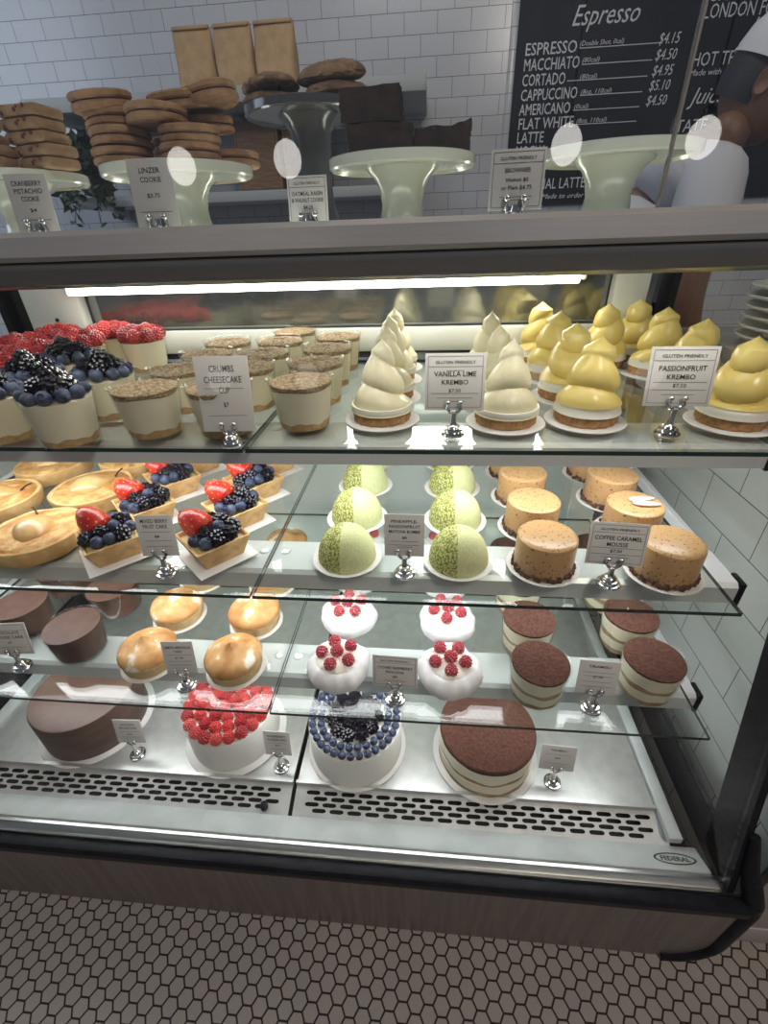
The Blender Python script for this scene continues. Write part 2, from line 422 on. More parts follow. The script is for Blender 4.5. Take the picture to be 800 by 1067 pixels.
# ------------------------------------------------------------------ mesh building
class MB:
    def __init__(s):
        s.v, s.f, s.m, s.sm = [], [], [], []

    def add(s, vs, fs, mi=0, smooth=True):
        o = len(s.v)
        s.v += [tuple(p) for p in vs]
        for f in fs:
            s.f.append([i + o for i in f])
            s.m.append(mi)
            s.sm.append(smooth)

    def lathe(s, prof, seg=32, c=(0, 0, 0), fn=None, mi=0, smooth=True, close=True, M=None):
        vs, fs = [], []
        n = len(prof)
        for k, (r, z) in enumerate(prof):
            for j in range(seg):
                a = 2 * math.pi * j / seg
                rr, zz = (fn(r, z, a) if fn else (r, z))
                p = Vector((rr * math.cos(a), rr * math.sin(a), zz))
                if M:
                    p = M @ p
                vs.append((p.x + c[0], p.y + c[1], p.z + c[2]))
        for k in range(n - 1):
            for j in range(seg):
                j2 = (j + 1) % seg
                fs.append([k * seg + j, k * seg + j2, (k + 1) * seg + j2, (k + 1) * seg + j])
        if close:
            if prof[0][0] > 1e-6:
                fs.append(list(range(seg))[::-1])
            if prof[-1][0] > 1e-6:
                fs.append([(n - 1) * seg + j for j in range(seg)])
        s.add(vs, fs, mi, smooth)
        return s

    def box(s, c, d, M=None, mi=0, bev=0.0, smooth=False):
        bm = bmesh.new()
        bmesh.ops.create_cube(bm, size=1)
        for v in bm.verts:
            v.co = Vector((v.co.x * d[0], v.co.y * d[1], v.co.z * d[2]))
        if bev:
            bmesh.ops.bevel(bm, geom=bm.edges[:], offset=bev, segments=2, affect='EDGES', profile=0.5)
        for v in bm.verts:
            if M:
                v.co = M @ v.co
            v.co += Vector(c)
        s.bm(bm, mi, smooth)
        return s

    def bm(s, bm, mi=0, smooth=False):
        bm.verts.index_update()
        s.add([v.co[:] for v in bm.verts], [[v.index for v in f.verts] for f in bm.faces], mi, smooth)
        bm.free()

    def ico(s, c, r, sub=1, mi=0, scale=(1, 1, 1), M=None):
        bm = bmesh.new()
        bmesh.ops.create_icosphere(bm, subdivisions=sub, radius=1)
        for v in bm.verts:
            p = Vector((v.co.x * r * scale[0], v.co.y * r * scale[1], v.co.z * r * scale[2]))
            if M:
                p = M @ p
            v.co = p + Vector(c)
        s.bm(bm, mi, True)
        return s

    def tube(s, pts, rad, seg=10, mi=0, cap=True):
        pts = [Vector(p) for p in pts]
        if not hasattr(rad, '__len__'):
            rad = [rad] * len(pts)
        vs, fs = [], []
        up = Vector((0.123, 0.21, 0.97)).normalized()
        for i, p in enumerate(pts):
            t = (pts[min(i + 1, len(pts) - 1)] - pts[max(i - 1, 0)]).normalized()
            a = t.cross(up)
            if a.length < 1e-3:
                a = t.cross(Vector((1, 0, 0)))
            a.normalize()
            b = t.cross(a)
            for j in range(seg):
                th = 2 * math.pi * j / seg
                vs.append(p + (a * math.cos(th) + b * math.sin(th)) * rad[i])
        for i in range(len(pts) - 1):
            for j in range(seg):
                j2 = (j + 1) % seg
                fs.append([i * seg + j, i * seg + j2, (i + 1) * seg + j2, (i + 1) * seg + j])
        if cap:
            fs.append(list(range(seg))[::-1])
            fs.append([(len(pts) - 1) * seg + j for j in range(seg)])
        s.add(vs, fs, mi)
        return s

    def extrude_x(s, prof, x0, x1, mi=0, smooth=False):
        """closed (y, z) outline pulled along x"""
        n = len(prof)
        vs = [(x0, y, z) for y, z in prof] + [(x1, y, z) for y, z in prof]
        fs = [[i, (i + 1) % n, n + (i + 1) % n, n + i] for i in range(n)]
        fs += [list(range(n))[::-1], [n + i for i in range(n)]]
        s.add(vs, fs, mi, smooth)
        return s

    def prism(s, poly, z0, z1, mi=0, mside=None, top_scale=1.0, smooth=False):
        n = len(poly)
        vs = [(x, y, z0) for x, y in poly] + [(x * top_scale, y * top_scale, z1) for x, y in poly]
        s.add(vs, [list(range(n))[::-1], [n + i for i in range(n)]], mi, smooth)
        s.add(vs, [[i, (i + 1) % n, n + (i + 1) % n, n + i] for i in range(n)], mi if mside is None else mside, smooth)
        return s

    def build(s, name, mats, parent=None, loc=None, rot=None):
        me = bpy.data.meshes.new(name)
        me.from_pydata(s.v, [], s.f)
        if not isinstance(mats, (list, tuple)):
            mats = [mats]
        for m in mats:
            me.materials.append(MT[m] if isinstance(m, str) else m)
        me.polygons.foreach_set('material_index', s.m)
        me.polygons.foreach_set('use_smooth', s.sm)
        me.update()
        bm = bmesh.new()
        bm.from_mesh(me)
        bmesh.ops.recalc_face_normals(bm, faces=bm.faces[:])
        bm.to_mesh(me)
        bm.free()
        me.set_sharp_from_angle(angle=R(38))
        return link(name, me, parent, loc, rot)


def link(name, me, parent=None, loc=None, rot=None):
    o = bpy.data.objects.new(name, me)
    COL.objects.link(o)
    if parent:
        o.parent = parent
    if loc is not None:
        o.location = loc
    if rot is not None:
        o.rotation_euler = rot
    return o


def tag(o, label, cat, group=None):
    o['label'] = label
    o['category'] = cat
    if group:
        o['group'] = group
    return o


def thing(name, label, cat, loc=(0, 0, 0), rz=0.0, group=None):
    o = bpy.data.objects.new(name, None)
    o.empty_display_size = 0.02
    COL.objects.link(o)
    o.location = loc
    o.rotation_euler = (0, 0, rz)
    return tag(o, label, cat, group)


def struct(o):
    o['kind'] = 'structure'
    return o


def kids(o):
    return [c for c in bpy.data.objects if c.parent == o]


def copy_thing(root, loc, rz=0.0, label=None, scale=None):
    r = root.copy()
    COL.objects.link(r)
    r.location = loc
    r.rotation_euler = (0, 0, rz)
    if scale:
        r.scale = (scale,) * 3
    if label:
        r['label'] = label
    for ch in kids(root):
        c = ch.copy()
        COL.objects.link(c)
        c.parent = r
        for g in kids(ch):
            d = g.copy()
            COL.objects.link(d)
            d.parent = c
    return r


def text_mesh(body, width=None, height=None, shear=0.0, align='CENTER', bold=0.0, space=1.0):
    """letters as a flat mesh in the XY plane; width and height are those of the whole body"""
    cu = bpy.data.curves.new('lettering', 'FONT')
    cu.body = body
    cu.align_x = align
    cu.shear = shear
    cu.offset = bold
    cu.space_character = space
    cu.resolution_u = 2
    cu.fill_mode = 'FRONT'
    t = bpy.data.objects.new('lettering', cu)
    COL.objects.link(t)
    me = bpy.data.meshes.new_from_object(t.evaluated_get(bpy.context.evaluated_depsgraph_get()))
    bpy.data.objects.remove(t)
    bpy.data.curves.remove(cu)
    xs = [v.co.x for v in me.vertices]
    ys = [v.co.y for v in me.vertices]
    wx, hy = max(xs) - min(xs), max(ys) - min(ys)
    sy = height / hy if height else None
    sx = width / wx if width else sy
    sy = sy or sx
    for v in me.vertices:
        v.co.x *= sx
        v.co.y *= sy
    me.update()
    return me


def letter(body, parent, loc, rot, width=None, height=None, m='ink', **kw):
    me = text_mesh(body, width, height, **kw)
    me.materials.clear()
    me.materials.append(MT[m])
    return link('lettering', me, parent, loc, rot)


def circle(r, n=40, sx=1.0, sy=1.0):
    return [(r * sx * math.cos(2 * math.pi * i / n), r * sy * math.sin(2 * math.pi * i / n)) for i in range(n)]


# ------------------------------------------------------------------ setting
struct(MB().box((0, 1.0, -0.02), (9, 8.4, 0.04)).build('floor', 'floor'))
struct(MB().box((0, 2.85, 1.5), (9, 0.1, 3.0)).build('wall_back', 'wall'))
struct(MB().box((0, 1.0, 3.06), (9, 8.4, 0.08)).build('ceiling', 'ceiling'))
struct(MB().box((0.345, 2.794, 1.5), (0.03, 0.012, 3.0), bev=0.003).build('trim_1', 'wall'))


# neighbouring counters on both sides of the case
def counter(x0, x1, label, facing):
    t = thing('counter', label, 'counter', ((x0 + x1) / 2, 0.76, 0))
    wd = x1 - x0
    MB().box((0, 0, 0.46), (wd, 0.76, 0.92)).build('tiled_body', 'sidewall', t)
    MB().box((0, -0.388, 0.475), (wd, 0.012, 0.83), bev=0.003).build('front_panel', 'counterface', t)
    MB().box((0, -0.388, 0.03), (wd, 0.016, 0.06), bev=0.003).build('skirting', 'counterface', t)
    MB().box((0, -0.01, 0.935), (wd + 0.01, 0.79, 0.03), bev=0.004).build('worktop', 'stone', t)


counter(0.56, 1.9, 'white tiled counter seen through the right glass end of the case', 1)
counter(-2.4, -1.07, 'white tiled counter seen through the left glass end of the case', -1)

# ------------------------------------------------------------------ the display case
XL, XR, XS = -0.985, 0.492, -0.248
Z1, Z2, Z3, ZD = H - 0.245, H - 0.44, H - 0.66, H - 0.93
case = thing('display_case', 'long glass-fronted refrigerated pastry case with steel top and three glass shelves', 'display case', (0, 0, 0))

# base: kick panel with a rounded lower right corner
pts = [(XL - 0.02, 0.0)]
cx, cz, rr = 0.443, 0.078, 0.078
for i in range(13):
    a = -math.pi / 2 + math.pi / 2 * i / 12
    pts.append((cx + rr * math.cos(a), cz + rr * math.sin(a)))
edge_pts = pts[1:] + [(0.523, 0.16), (0.524, 0.215), (0.521, 0.235)]
pts += [(0.521, 0.222), (XL - 0.02, 0.222)]
b = MB()
n = len(pts)
b.add([(x, 0.333, z) for x, z in pts] + [(x, 0.353, z) for x, z in pts],
      [list(range(n)), [n + i for i in range(n)][::-1]] + [[i, (i + 1) % n, n + (i + 1) % n, n + i] for i in range(n)], 0, False)
b.build('kick_panel', 'base_steel', case)
MB().tube([(x + 0.004, 0.34, z) for x, z in edge_pts] + [(0.519, 0.350, 0.262), (0.510, 0.362, 0.30), (0.503, 0.376, 0.36)], [0.015] * len(edge_pts) + [0.015, 0.012, 0.007], 12).build('corner_bumper', 'black', case)
MB().box(((XL + 0.43) / 2, 0.75, 0.08), (1.41, 0.72, 0.155)).build('plinth', 'dark', case)
MB().extrude_x([(0.325, 0.212), (0.323, 0.218), (0.323, 0.232), (0.328, 0.238), (0.340, 0.238), (0.345, 0.235), (0.352, 0.212)], XL - 0.02, 0.515).build('black_bumper', 'black', case)
# ribbed metal channel that carries the front glass
MB().extrude_x([(0.346, 0.212), (0.347, 0.229), (0.350, 0.233), (0.353, 0.229), (0.357, 0.226), (0.362, 0.229), (0.366, 0.234), (0.371, 0.233), (0.376, 0.226), (0.378, 0.212)], XL, 0.505, smooth=False).build('glass_channel', 'steel', case)
# pale front sill along the well
MB().extrude_x([(0.377, 0.195), (0.377, 0.220), (0.380, 0.2225), (0.386, 0.2205), (0.424, 0.2045), (0.424, 0.195)], XL, 0.487).build('front_sill', 'sill', case)
# deck, two sheets with a dark gap
for x0, x1 in ((-0.945, XS - 0.005), (XS + 0.005, 0.437)):
    d = MB()
    d.box(((x0 + x1) / 2, 0.765, ZD - 0.004), (x1 - x0, 0.57, 0.008))
    d.box(((x0 + x1) / 2, 0.479, ZD - 0.002), (x1 - x0 + 0.004, 0.006, 0.014))
    d.build('deck_sheet', 'deck', case)
for x0, x1 in ((-0.978, -0.947), (0.439, 0.462)):
    MB().box(((x0 + x1) / 2, 0.745, ZD), (x1 - x0, 0.64, 0.016), bev=0.002).build('deck_side_trim', 'sill', case)
MB().box(((XL + XR) / 2, 0.74, ZD - 0.06), (XR - XL - 0.02, 0.72, 0.06)).build('well_floor', 'dark', case)


def vent(x0, x1):
    """slotted grille: stadium holes in staggered rows, cut out of the sheet"""
    y0, y1 = 0.425, 0.477
    rows = 4
    pitch, sl, sw = 0.0345, 0.0135, 0.0034
    mb = MB()
    nx = int((x1 - x0 - 0.03) / pitch)
    mx = (x1 - x0 - nx * pitch) / 2
    ry = (y1 - y0 - 0.014) / rows

    def P(x, y):
        return (x, y, ZD - 0.022 + (y - y0) / (y1 - y0) * 0.016)

    def quad(a, b2, c, d):
        mb.add([P(a, c), P(b2, c), P(b2, d), P(a, d)], [[0, 1, 2, 3]], 0, False)
    quad(x0, x1, y0, y0 + 0.008)
    quad(x0, x1, y1 - 0.006, y1)
    for r in range(rows):
        ya = y0 + 0.008 + r * ry
        off = 0.0 if r % 2 else pitch / 2
        start = x0 + mx + off * 0.9
        cnt = nx if r % 2 else nx - 1
        quad(x0, start, ya, ya + ry)
        quad(start + cnt * pitch, x1, ya, ya + ry)
        for k in range(cnt):
            xa = start + k * pitch
            cx, cy = xa + pitch / 2, ya + ry / 2
            inner, outer = [], []
            hw, hh = pitch / 2, ry / 2
            for i in range(16):
                a = 2 * math.pi * (i + 0.5) / 16
                ca, sa = math.cos(a), math.sin(a)
                ix = (sl - sw) * (1 if ca > 0 else -1) + sw * ca
                iy = sw * sa
                inner.append((cx + ix, cy + iy))
                q = max(abs(ca) / hw, abs(sa) / hh)
                if abs(ca) / hw > abs(sa) / hh:
                    outer.append((cx + math.copysign(hw, ca), cy + max(-hh, min(hh, sa / q))))
                else:
                    outer.append((cx + ca / q, cy + math.copysign(hh, sa)))
            vs = [P(*p) for p in inner] + [P(*p) for p in outer]
            fs = [[i, (i + 1) % 16, 16 + (i + 1) % 16, 16 + i] for i in range(16)]
            mb.add(vs, fs, 0, False)
            for sx2 in (1, -1):
                for sy2 in (1, -1):
                    o1 = [i for i in range(16) if (outer[i][0] - cx) * sx2 > 0 and (outer[i][1] - cy) * sy2 > 0]
                    ii = [i for i in o1 if abs(abs(outer[i][0] - cx) - hw) < 1e-6]
                    jj = [i for i in o1 if abs(abs(outer[i][1] - cy) - hh) < 1e-6]
                    if ii and jj:
                        i = max(ii, key=lambda q: abs(outer[q][1] - cy))
                        j = max(jj, key=lambda q: abs(outer[q][0] - cx))
                        mb.add([P(*outer[i]), P(cx + sx2 * hw, cy + sy2 * hh), P(*outer[j])], [[0, 1, 2]], 0, False)
    o = mb.build('vent_grille', 'grille', case)
    return o


vent(-0.945, XS - 0.004)
vent(XS + 0.004, 0.448)
MB().lathe([(0.0, 0), (0.007, 0), (0.008, 0.006), (0.006, 0.014), (0.0, 0.016)], 16, (-0.30, 0.436, ZD - 0.018)).build('grille_knob', 'black', case)

# maker's plate on the sill
pr = R(-22.8)
lg = MB()
ov, iv = circle(1, 48, 0.035, 0.0118), circle(1, 48, 0.0315, 0.0092)
lg.add([(x, y, 0) for x, y in ov] + [(x, y, 0) for x, y in iv], [[i, (i + 1) % 48, 48 + (i + 1) % 48, 48 + i] for i in range(48)], 0, False)
mk = lg.build('maker_badge', 'ink', case, (0.440, 0.400, 0.2152), (pr, 0, 0))
letter('FEDERAL', mk, (0, -0.0042, 0.0002), (0, 0, 0), 0.048, 0.0090, bold=0.03)

# glass shelves with aluminium carriers, screws, strip light
shelf_spec = [(Z1, 0.557, 0.598, 0.680, 0.445), (Z2, 0.480, 0.547, 0.628, 0.418), (Z3, 0.446, 0.526, 0.598, 0.432)]
for zi, (zs, yf, yb, yc, xr) in enumerate(shelf_spec):
    for x0, x1 in ((-0.505 * 2 - xr + 0.505 - 0.0, XS - 0.002), (XS + 0.002, xr)):
        x0 = max(x0, -0.94)
        g = MB()
        g.add([(x0, yf, zs), (x1, yf, zs), (x1, 1.06, zs), (x0, 1.06, zs)], [[0, 1, 2, 3]], 0, False)
        g.add([(x0, yf, zs - 0.006), (x1, yf, zs - 0.006), (x1, 1.06, zs - 0.006), (x0, 1.06, zs - 0.006)], [[3, 2, 1, 0]], 0, False)
        v8 = [(x0, yf, zs), (x1, yf, zs), (x1, 1.06, zs), (x0, 1.06, zs), (x0, yf, zs - 0.006), (x1, yf, zs - 0.006), (x1, 1.06, zs - 0.006), (x0, 1.06, zs - 0.006)]
        g.add(v8, [[0, 4, 5, 1], [1, 5, 6, 2], [2, 6, 7, 3], [3, 7, 4, 0]], 1, False)
        g.build('glass_shelf', ['shelfglass', 'edge'], case)
    zt = zs - 0.008
    bar = MB().extrude_x([(yb, zt - 0.006), (yb + 0.006, zt), (yc, zt), (yc, zt - 0.014), (yb + 0.014, zt - 0.014), (yb + 0.014, zt - 0.032), (yb, zt - 0.034)], -0.965, 0.455)
    bar.build('shelf_carrier', 'alu', case)
    MB().box((0.458, yb + 0.012, zt - 0.017), (0.008, 0.03, 0.04), bev=0.002).build('carrier_end_cap', 'black', case)
    MB().box((-0.968, yb + 0.012, zt - 0.017), (0.008, 0.03, 0.04), bev=0.002).build('carrier_end_cap', 'black', case)
    MB().box((-0.255, yb + 0.050, zt - 0.030), (1.36, 0.050, 0.006), Euler((R(32), 0, 0)).to_matrix()).build('strip_light', 'led', case)
    for sx in (-0.018, 0.018):
        MB().lathe([(0.009, 0), (0.009, 0.0012), (0.006, 0.0035), (0.0, 0.0042)], 16, (XS + sx, yc - 0.028, zt)).build('screw_cap', 'alu', case)
    for x in (-0.958, 0.449):
        MB().box((x, (yc + 1.06) / 2, zs - 0.018), (0.012, 1.06 - yc, 0.02), bev=0.002).build('side_bracket', 'alu', case)

# top: steel slab with rolled front edge, glass trim under it
MB().box(((XL + XR) / 2, 0.835, H - 0.005), (XR - XL + 0.03, 0.52, 0.010)).build('top_glass', 'topglass', case)
MB().box(((XL + XR) / 2, 1.12, H - 0.010), (XR - XL + 0.05, 0.05, 0.020)).build('top_rear_rail', 'steel', case)
MB().extrude_x([(0.575, H + 0.0), (0.570, H + 0.012), (0.553, H + 0.013), (0.548, H + 0.008), (0.547, H - 0.011), (0.551, H - 0.016), (0.575, H - 0.018)], XL - 0.03, 0.62).build('top_front_edge', 'fascia', case)
MB().extrude_x([(0.556, H - 0.016), (0.552, H - 0.020), (0.552, H - 0.026), (0.558, H - 0.040), (0.570, H - 0.045), (0.585, H - 0.042), (0.585, H - 0.02)], XL - 0.03, 0.62).build('glass_head_trim', 'headtrim', case)
# light over the top shelf, at the rear
MB().box((-0.24, 1.066, H - 0.066), (1.10, 0.05, 0.05), bev=0.004).build('light_housing', 'whitepanel', case)
MB().box((-0.24, 1.028, H - 0.076), (1.06, 0.030, 0.036), bev=0.003).build('light_tube', 'tube', case)
MB().box((-0.24, 0.605, H - 0.036), (1.30, 0.035, 0.008)).build('front_strip_fill', 'strip_fill', case)  # unseen strip added behind the front edge to brighten the top shelf
# rear posts, doors and sill
MB().box((-0.865, 1.09, 0.67), (0.135, 0.03, 0.93), bev=0.003).build('rear_post', 'whitepanel', case)
MB().box((0.413, 1.09, 0.67), (0.068, 0.03, 0.93), bev=0.003).build('rear_post', 'whitepanel', case)
for x in (-0.862, 0.428):
    MB().lathe([(0.0045, 0), (0.0045, 0.002), (0, 0.003)], 12, (0, 0, 0), M=Euler((R(90), 0, 0)).to_matrix()).build('post_slot', 'dark', case, (x, 1.0745, H - 0.15))
MB().box((-0.255, 1.115, 1.0), (1.46, 0.012, 0.20)).build('rear_door', 'rear', case)
MB().box((-0.255, 1.085, 0.56), (1.38, 0.012, 0.66)).build('rear_panel', 'rearpanel', case)
MB().box((-0.21, 1.085, H - 0.205), (1.17, 0.02, 0.05), bev=0.003).build('rear_rail', 'whitepanel', case)
# front glass
def yg(z):
    return 0.354 + (z - 0.23) / (1.115 - 0.23) * (0.556 - 0.354)
g = MB()
y0, y1, z0, z1 = yg(0.232), yg(1.112), 0.232, 1.112
g.extrude_x([(y0, z0), (y0 + 0.005, z0), (y1 + 0.005, z1), (y1, z1)], XL, 0.487)
g.build('front_glass', 'pane', case)


# end glass with black printed border
def end_panel(x):
    outer = [(yg(0.235) - 0.004, 0.235), (yg(1.115) - 0.002, 1.115), (1.13, 1.115), (1.13, 0.22), (0.36, 0.22)]
    e = MB()
    e.extrude_x(outer, x, x + 0.008)
    e.build('end_glass', 'pane', case)
    f = MB()
    wdt = 0.062
    bb = 0.295
    xs = (x - 0.0015, x + 0.0095)
    f.extrude_x([(yg(0.235) - 0.006, 0.235), (yg(1.115) - 0.004, 1.115), (yg(1.115) + wdt, 1.115), (yg(bb) + wdt, bb), (0.36 + wdt, 0.235)], *xs)
    f.extrude_x([(0.36, 0.22), (yg(0.235) + 0.01, 0.235), (yg(bb) + wdt, bb), (1.13, bb), (1.13, 0.22)], *xs)
    f.build('end_border', 'black', case)
    MB().box((x + 0.004, 1.10, 0.68), (0.014, 0.06, 0.86), bev=0.003).build('end_rear_frame', 'black', case)


end_panel(XR)
end_panel(XL - 0.008)

# ------------------------------------------------------------------ glass guard on top of the case
gd = thing('glass_guard', 'clear upright glass guard of two panes along the top of the case', 'glass guard', (0, 0.568, H + 0.013))
for x0, x1 in ((XL, 0.223), (0.227, 0.85)):
    p = MB()
    p.box(((x0 + x1) / 2, 0, 0.21), (x1 - x0, 0.005, 0.42))
    p.build('glass_pane', 'guard', gd)
MB().box((0.225, 0, 0.21), (0.0022, 0.006, 0.42)).build('pane_joint', 'greyink', gd)

# pendant globes hanging over the customer side, behind the viewer
pend = thing('pendant_lamp', 'round white pendant globe of the room, mirrored in the glass guard', 'lamp', (-1.58, -2.37, 1.55), 0, 'pendant globes in the room')
MB().lathe([(0.085 * math.sin(math.pi * i / 16), -0.10 * math.cos(math.pi * i / 16)) for i in range(17)], 28).build('globe', 'globe', pend)
MB().tube([(0, 0, 0.10), (0, 0, 1.40)], 0.006).build('rod', 'darksteel', pend)
MB().lathe([(0.03, 0.10), (0.035, 0.13), (0.012, 0.15)], 16).build('collar', 'darksteel', pend)
for x, y in ((-0.89, -2.37), (0.79, -2.37), (1.55, -2.37)):
    copy_thing(pend, (x, y, 1.56))

# ------------------------------------------------------------------ berries (shared meshes)
def drupe_mesh(name, m, rx_, rz_, n, dr, sub=1):
    mb = MB()
    mb.ico((0, 0, 0), 1, 2, scale=(rx_ * 0.93, rx_ * 0.93, rz_ * 0.93))
    ga = math.pi * (3 - math.sqrt(5))
    for i in range(n):
        z = 1 - 1.75 * (i + 0.5) / n
        r = math.sqrt(max(0, 1 - z * z))
        a = i * ga
        taper = 1.0 - 0.18 * max(0, z)
        mb.ico((r * math.cos(a) * rx_ * taper, r * math.sin(a) * rx_ * taper, z * rz_), dr, sub)
    o = mb.build(name, m)
    me = o.data
    bpy.data.objects.remove(o)
    return me


def blueberry_mesh():
    mb = MB()
    r = 0.0085
    pr = [(r * math.sin(t), -r * 0.92 * math.cos(t)) for t in [math.pi * i / 12 for i in range(12)]]
    pr = pr[:-1] + [(0.0036, 0.0074), (0.0040, 0.0086), (0.0030, 0.0086), (0.0024, 0.0070), (0, 0.0066)]
    mb.lathe(pr, 16)
    o = mb.build('blueberry', 'blueberry')
    me = o.data
    bpy.data.objects.remove(o)
    return me


ME_RASP = drupe_mesh('raspberry', 'rasp', 0.0108, 0.0115, 62, 0.0022)
ME_RASPD = drupe_mesh('raspberry', 'raspdark', 0.0112, 0.0115, 62, 0.0023)
ME_SUG = drupe_mesh('raspberry', 'sugared', 0.0105, 0.0105, 56, 0.0023)
ME_BLACK = drupe_mesh('blackberry', 'blackberry', 0.0100, 0.0120, 26, 0.0037)
ME_BLUE = blueberry_mesh()


def strawberry(parent, loc, rot, s=1.0):
    mb = MB()
    pr = [(0.0, -0.024), (0.005, -0.0225), (0.0105, -0.017), (0.0150, -0.008), (0.0172, 0.002), (0.0165, 0.009), (0.012, 0.0135), (0.004, 0.0145), (0, 0.013)]
    mb.lathe(pr, 24)
    o = mb.build('strawberry', 'strawb', parent, loc, rot)
    sd = MB()
    for k in range(46):
        z = -0.019 + 0.030 * (k + 0.5) / 46
        a = k * 2.399963
        r = 0
        for (r0, za), (r1, zb) in zip(pr, pr[1:]):
            if za <= z <= zb:
                r = r0 + (r1 - r0) * (z - za) / (zb - za)
        sd.ico((r * math.cos(a), r * math.sin(a), z), 0.0007, 1, scale=(1, 1, 1.5))
    sd.build('seeds', 'seed', o)
    lf = MB()
    for k in range(7):
        a = k * 2 * math.pi / 7
        d = Vector((math.cos(a), math.sin(a), 0))
        q = Vector((-d.y, d.x, 0))
        c0 = Vector((0, 0, 0.0150))
        lf.add([c0 + q * 0.002, c0 - q * 0.002, c0 + d * 0.008 - q * 0.0032 + Vector((0, 0, 0.001)), c0 + d * 0.015 + Vector((0, 0, 0.003)), c0 + d * 0.008 + q * 0.0032 + Vector((0, 0, 0.001))],
               [[0, 1, 2, 3, 4]], 0, False)
        lf.add([c0 + q * 0.002 + Vector((0, 0, .0006)), c0 - q * 0.002 + Vector((0, 0, .0006)), c0 + d * 0.008 - q * 0.0032 + Vector((0, 0, 0.0018)), c0 + d * 0.015 + Vector((0, 0, 0.0034)), c0 + d * 0.008 + q * 0.0032 + Vector((0, 0, 0.0018))],
               [[4, 3, 2, 1, 0]], 0, False)
    lf.tube([(0, 0, 0.014), (0, 0.001, 0.022)], 0.0012, 6)
    lf.build('calyx', 'calyx', o)
    if s != 1.0:
        o.scale = (s, s, s)
    return o


def berry(me, parent, x, y, z, s=1.0, tilt=0.5):
    o = link(me.name.split('.')[0], me, parent, (x, y, z), (random.uniform(-tilt, tilt), random.uniform(-tilt, tilt), random.uniform(0, 6.28)))
    o.scale = (s, s, s)
    return o


# ------------------------------------------------------------------ cups
def cup_parts(t, rb, rt, h, fill_h, fill, crust=True, nm='filling'):
    mb = MB()
    mb.lathe([(rb - 0.002, 0.0), (rb, 0.001), (rt, h), (rt + 0.0012, h + 0.0012), (rt - 0.0014, h), (rb - 0.0014, 0.0022), (0.0, 0.0022)], 40, close=False)
    mb.build('plastic_cup', 'plastic', t)

    def rad(z):
        return rb + (rt - rb) * z / h - 0.0022
    z0 = 0.003
    if crust:
        c = MB()

        def wob(r, z, a):
            return r, z + (0.0018 * math.sin(5 * a) + 0.0012 * math.sin(11 * a + 1) if z > 0.006 else 0)
        c.lathe([(0, z0), (rad(z0), z0), (rad(0.013), 0.013), (0, 0.013)], 40, fn=wob)
        c.build('crumb_base', 'crust', t)
        z0 = 0.0105
    f = MB()
    f.lathe([(0, z0), (rad(z0) - 0.0003, z0), (rad(fill_h) - 0.0003, fill_h), (0, fill_h)], 40)
    f.build(nm, fill, t)
    return rad


def crumb_cup(label, loc):
    t = thing('cheesecake_cup', label, 'dessert cup', loc, 0, 'crumb-topped cheesecake cups on the top shelf')
    rad = cup_parts(t, 0.038, 0.0475, 0.072, 0.062, 'cream')
    c = MB()
    rnd = random.Random(5)
    nr, ns = 9, 44
    pr = []
    vs, fs = [(0, 0, 0.0725)], []
    for k in range(1, nr + 1):
        r = rad(0.066) * k / nr
        for j in range(ns):
            a = 2 * math.pi * j / ns
            z = 0.0715 - 0.004 * (k / nr) ** 4 + rnd.uniform(-0.0012, 0.0012)
            vs.append((r * math.cos(a), r * math.sin(a), z))
    for j in range(ns):
        vs.append((rad(0.061) * math.cos(2 * math.pi * j / ns), rad(0.061) * math.sin(2 * math.pi * j / ns), 0.0605 + 0.001 * math.sin(6.28 * j / ns * 4)))
    for j in range(ns):
        fs.append([0, 1 + j, 1 + (j + 1) % ns])
    for k in range(nr):
        for j in range(ns):
            a = 1 + k * ns
            fs.append([a + j, a + (j + 1) % ns, a + ns + (j + 1) % ns, a + ns + j][::-1])
    c.add(vs, fs)
    c.build('crumb_topping', 'crumb', t)
    return t


ORD = ['front', 'second from the front', 'third from the front', 'fourth from the front', 'rearmost']
cc = None
for cname, x, ys in (('left-hand column beside the blackberry cups', -0.402, (0.617, 0.722, 0.828, 0.934)),
                     ('middle column behind the cheesecake card', -0.293, (0.622, 0.73, 0.832, 0.938, 1.043)),
                     ('right-hand column beside the ivory meringues', -0.184, (0.648, 0.758, 0.866, 0.975))):
    for k, y in enumerate(ys):
        lab = 'crumb-topped cheesecake cup, %s of the %s' % (ORD[k] if k < len(ys) - 1 else 'rearmost', cname)
        if cc is None:
            cc = crumb_cup(lab, (x, y, Z1))
        else:
            copy_thing(cc, (x + random.uniform(-.002, .002), y, Z1), random.uniform(0, 6), lab)


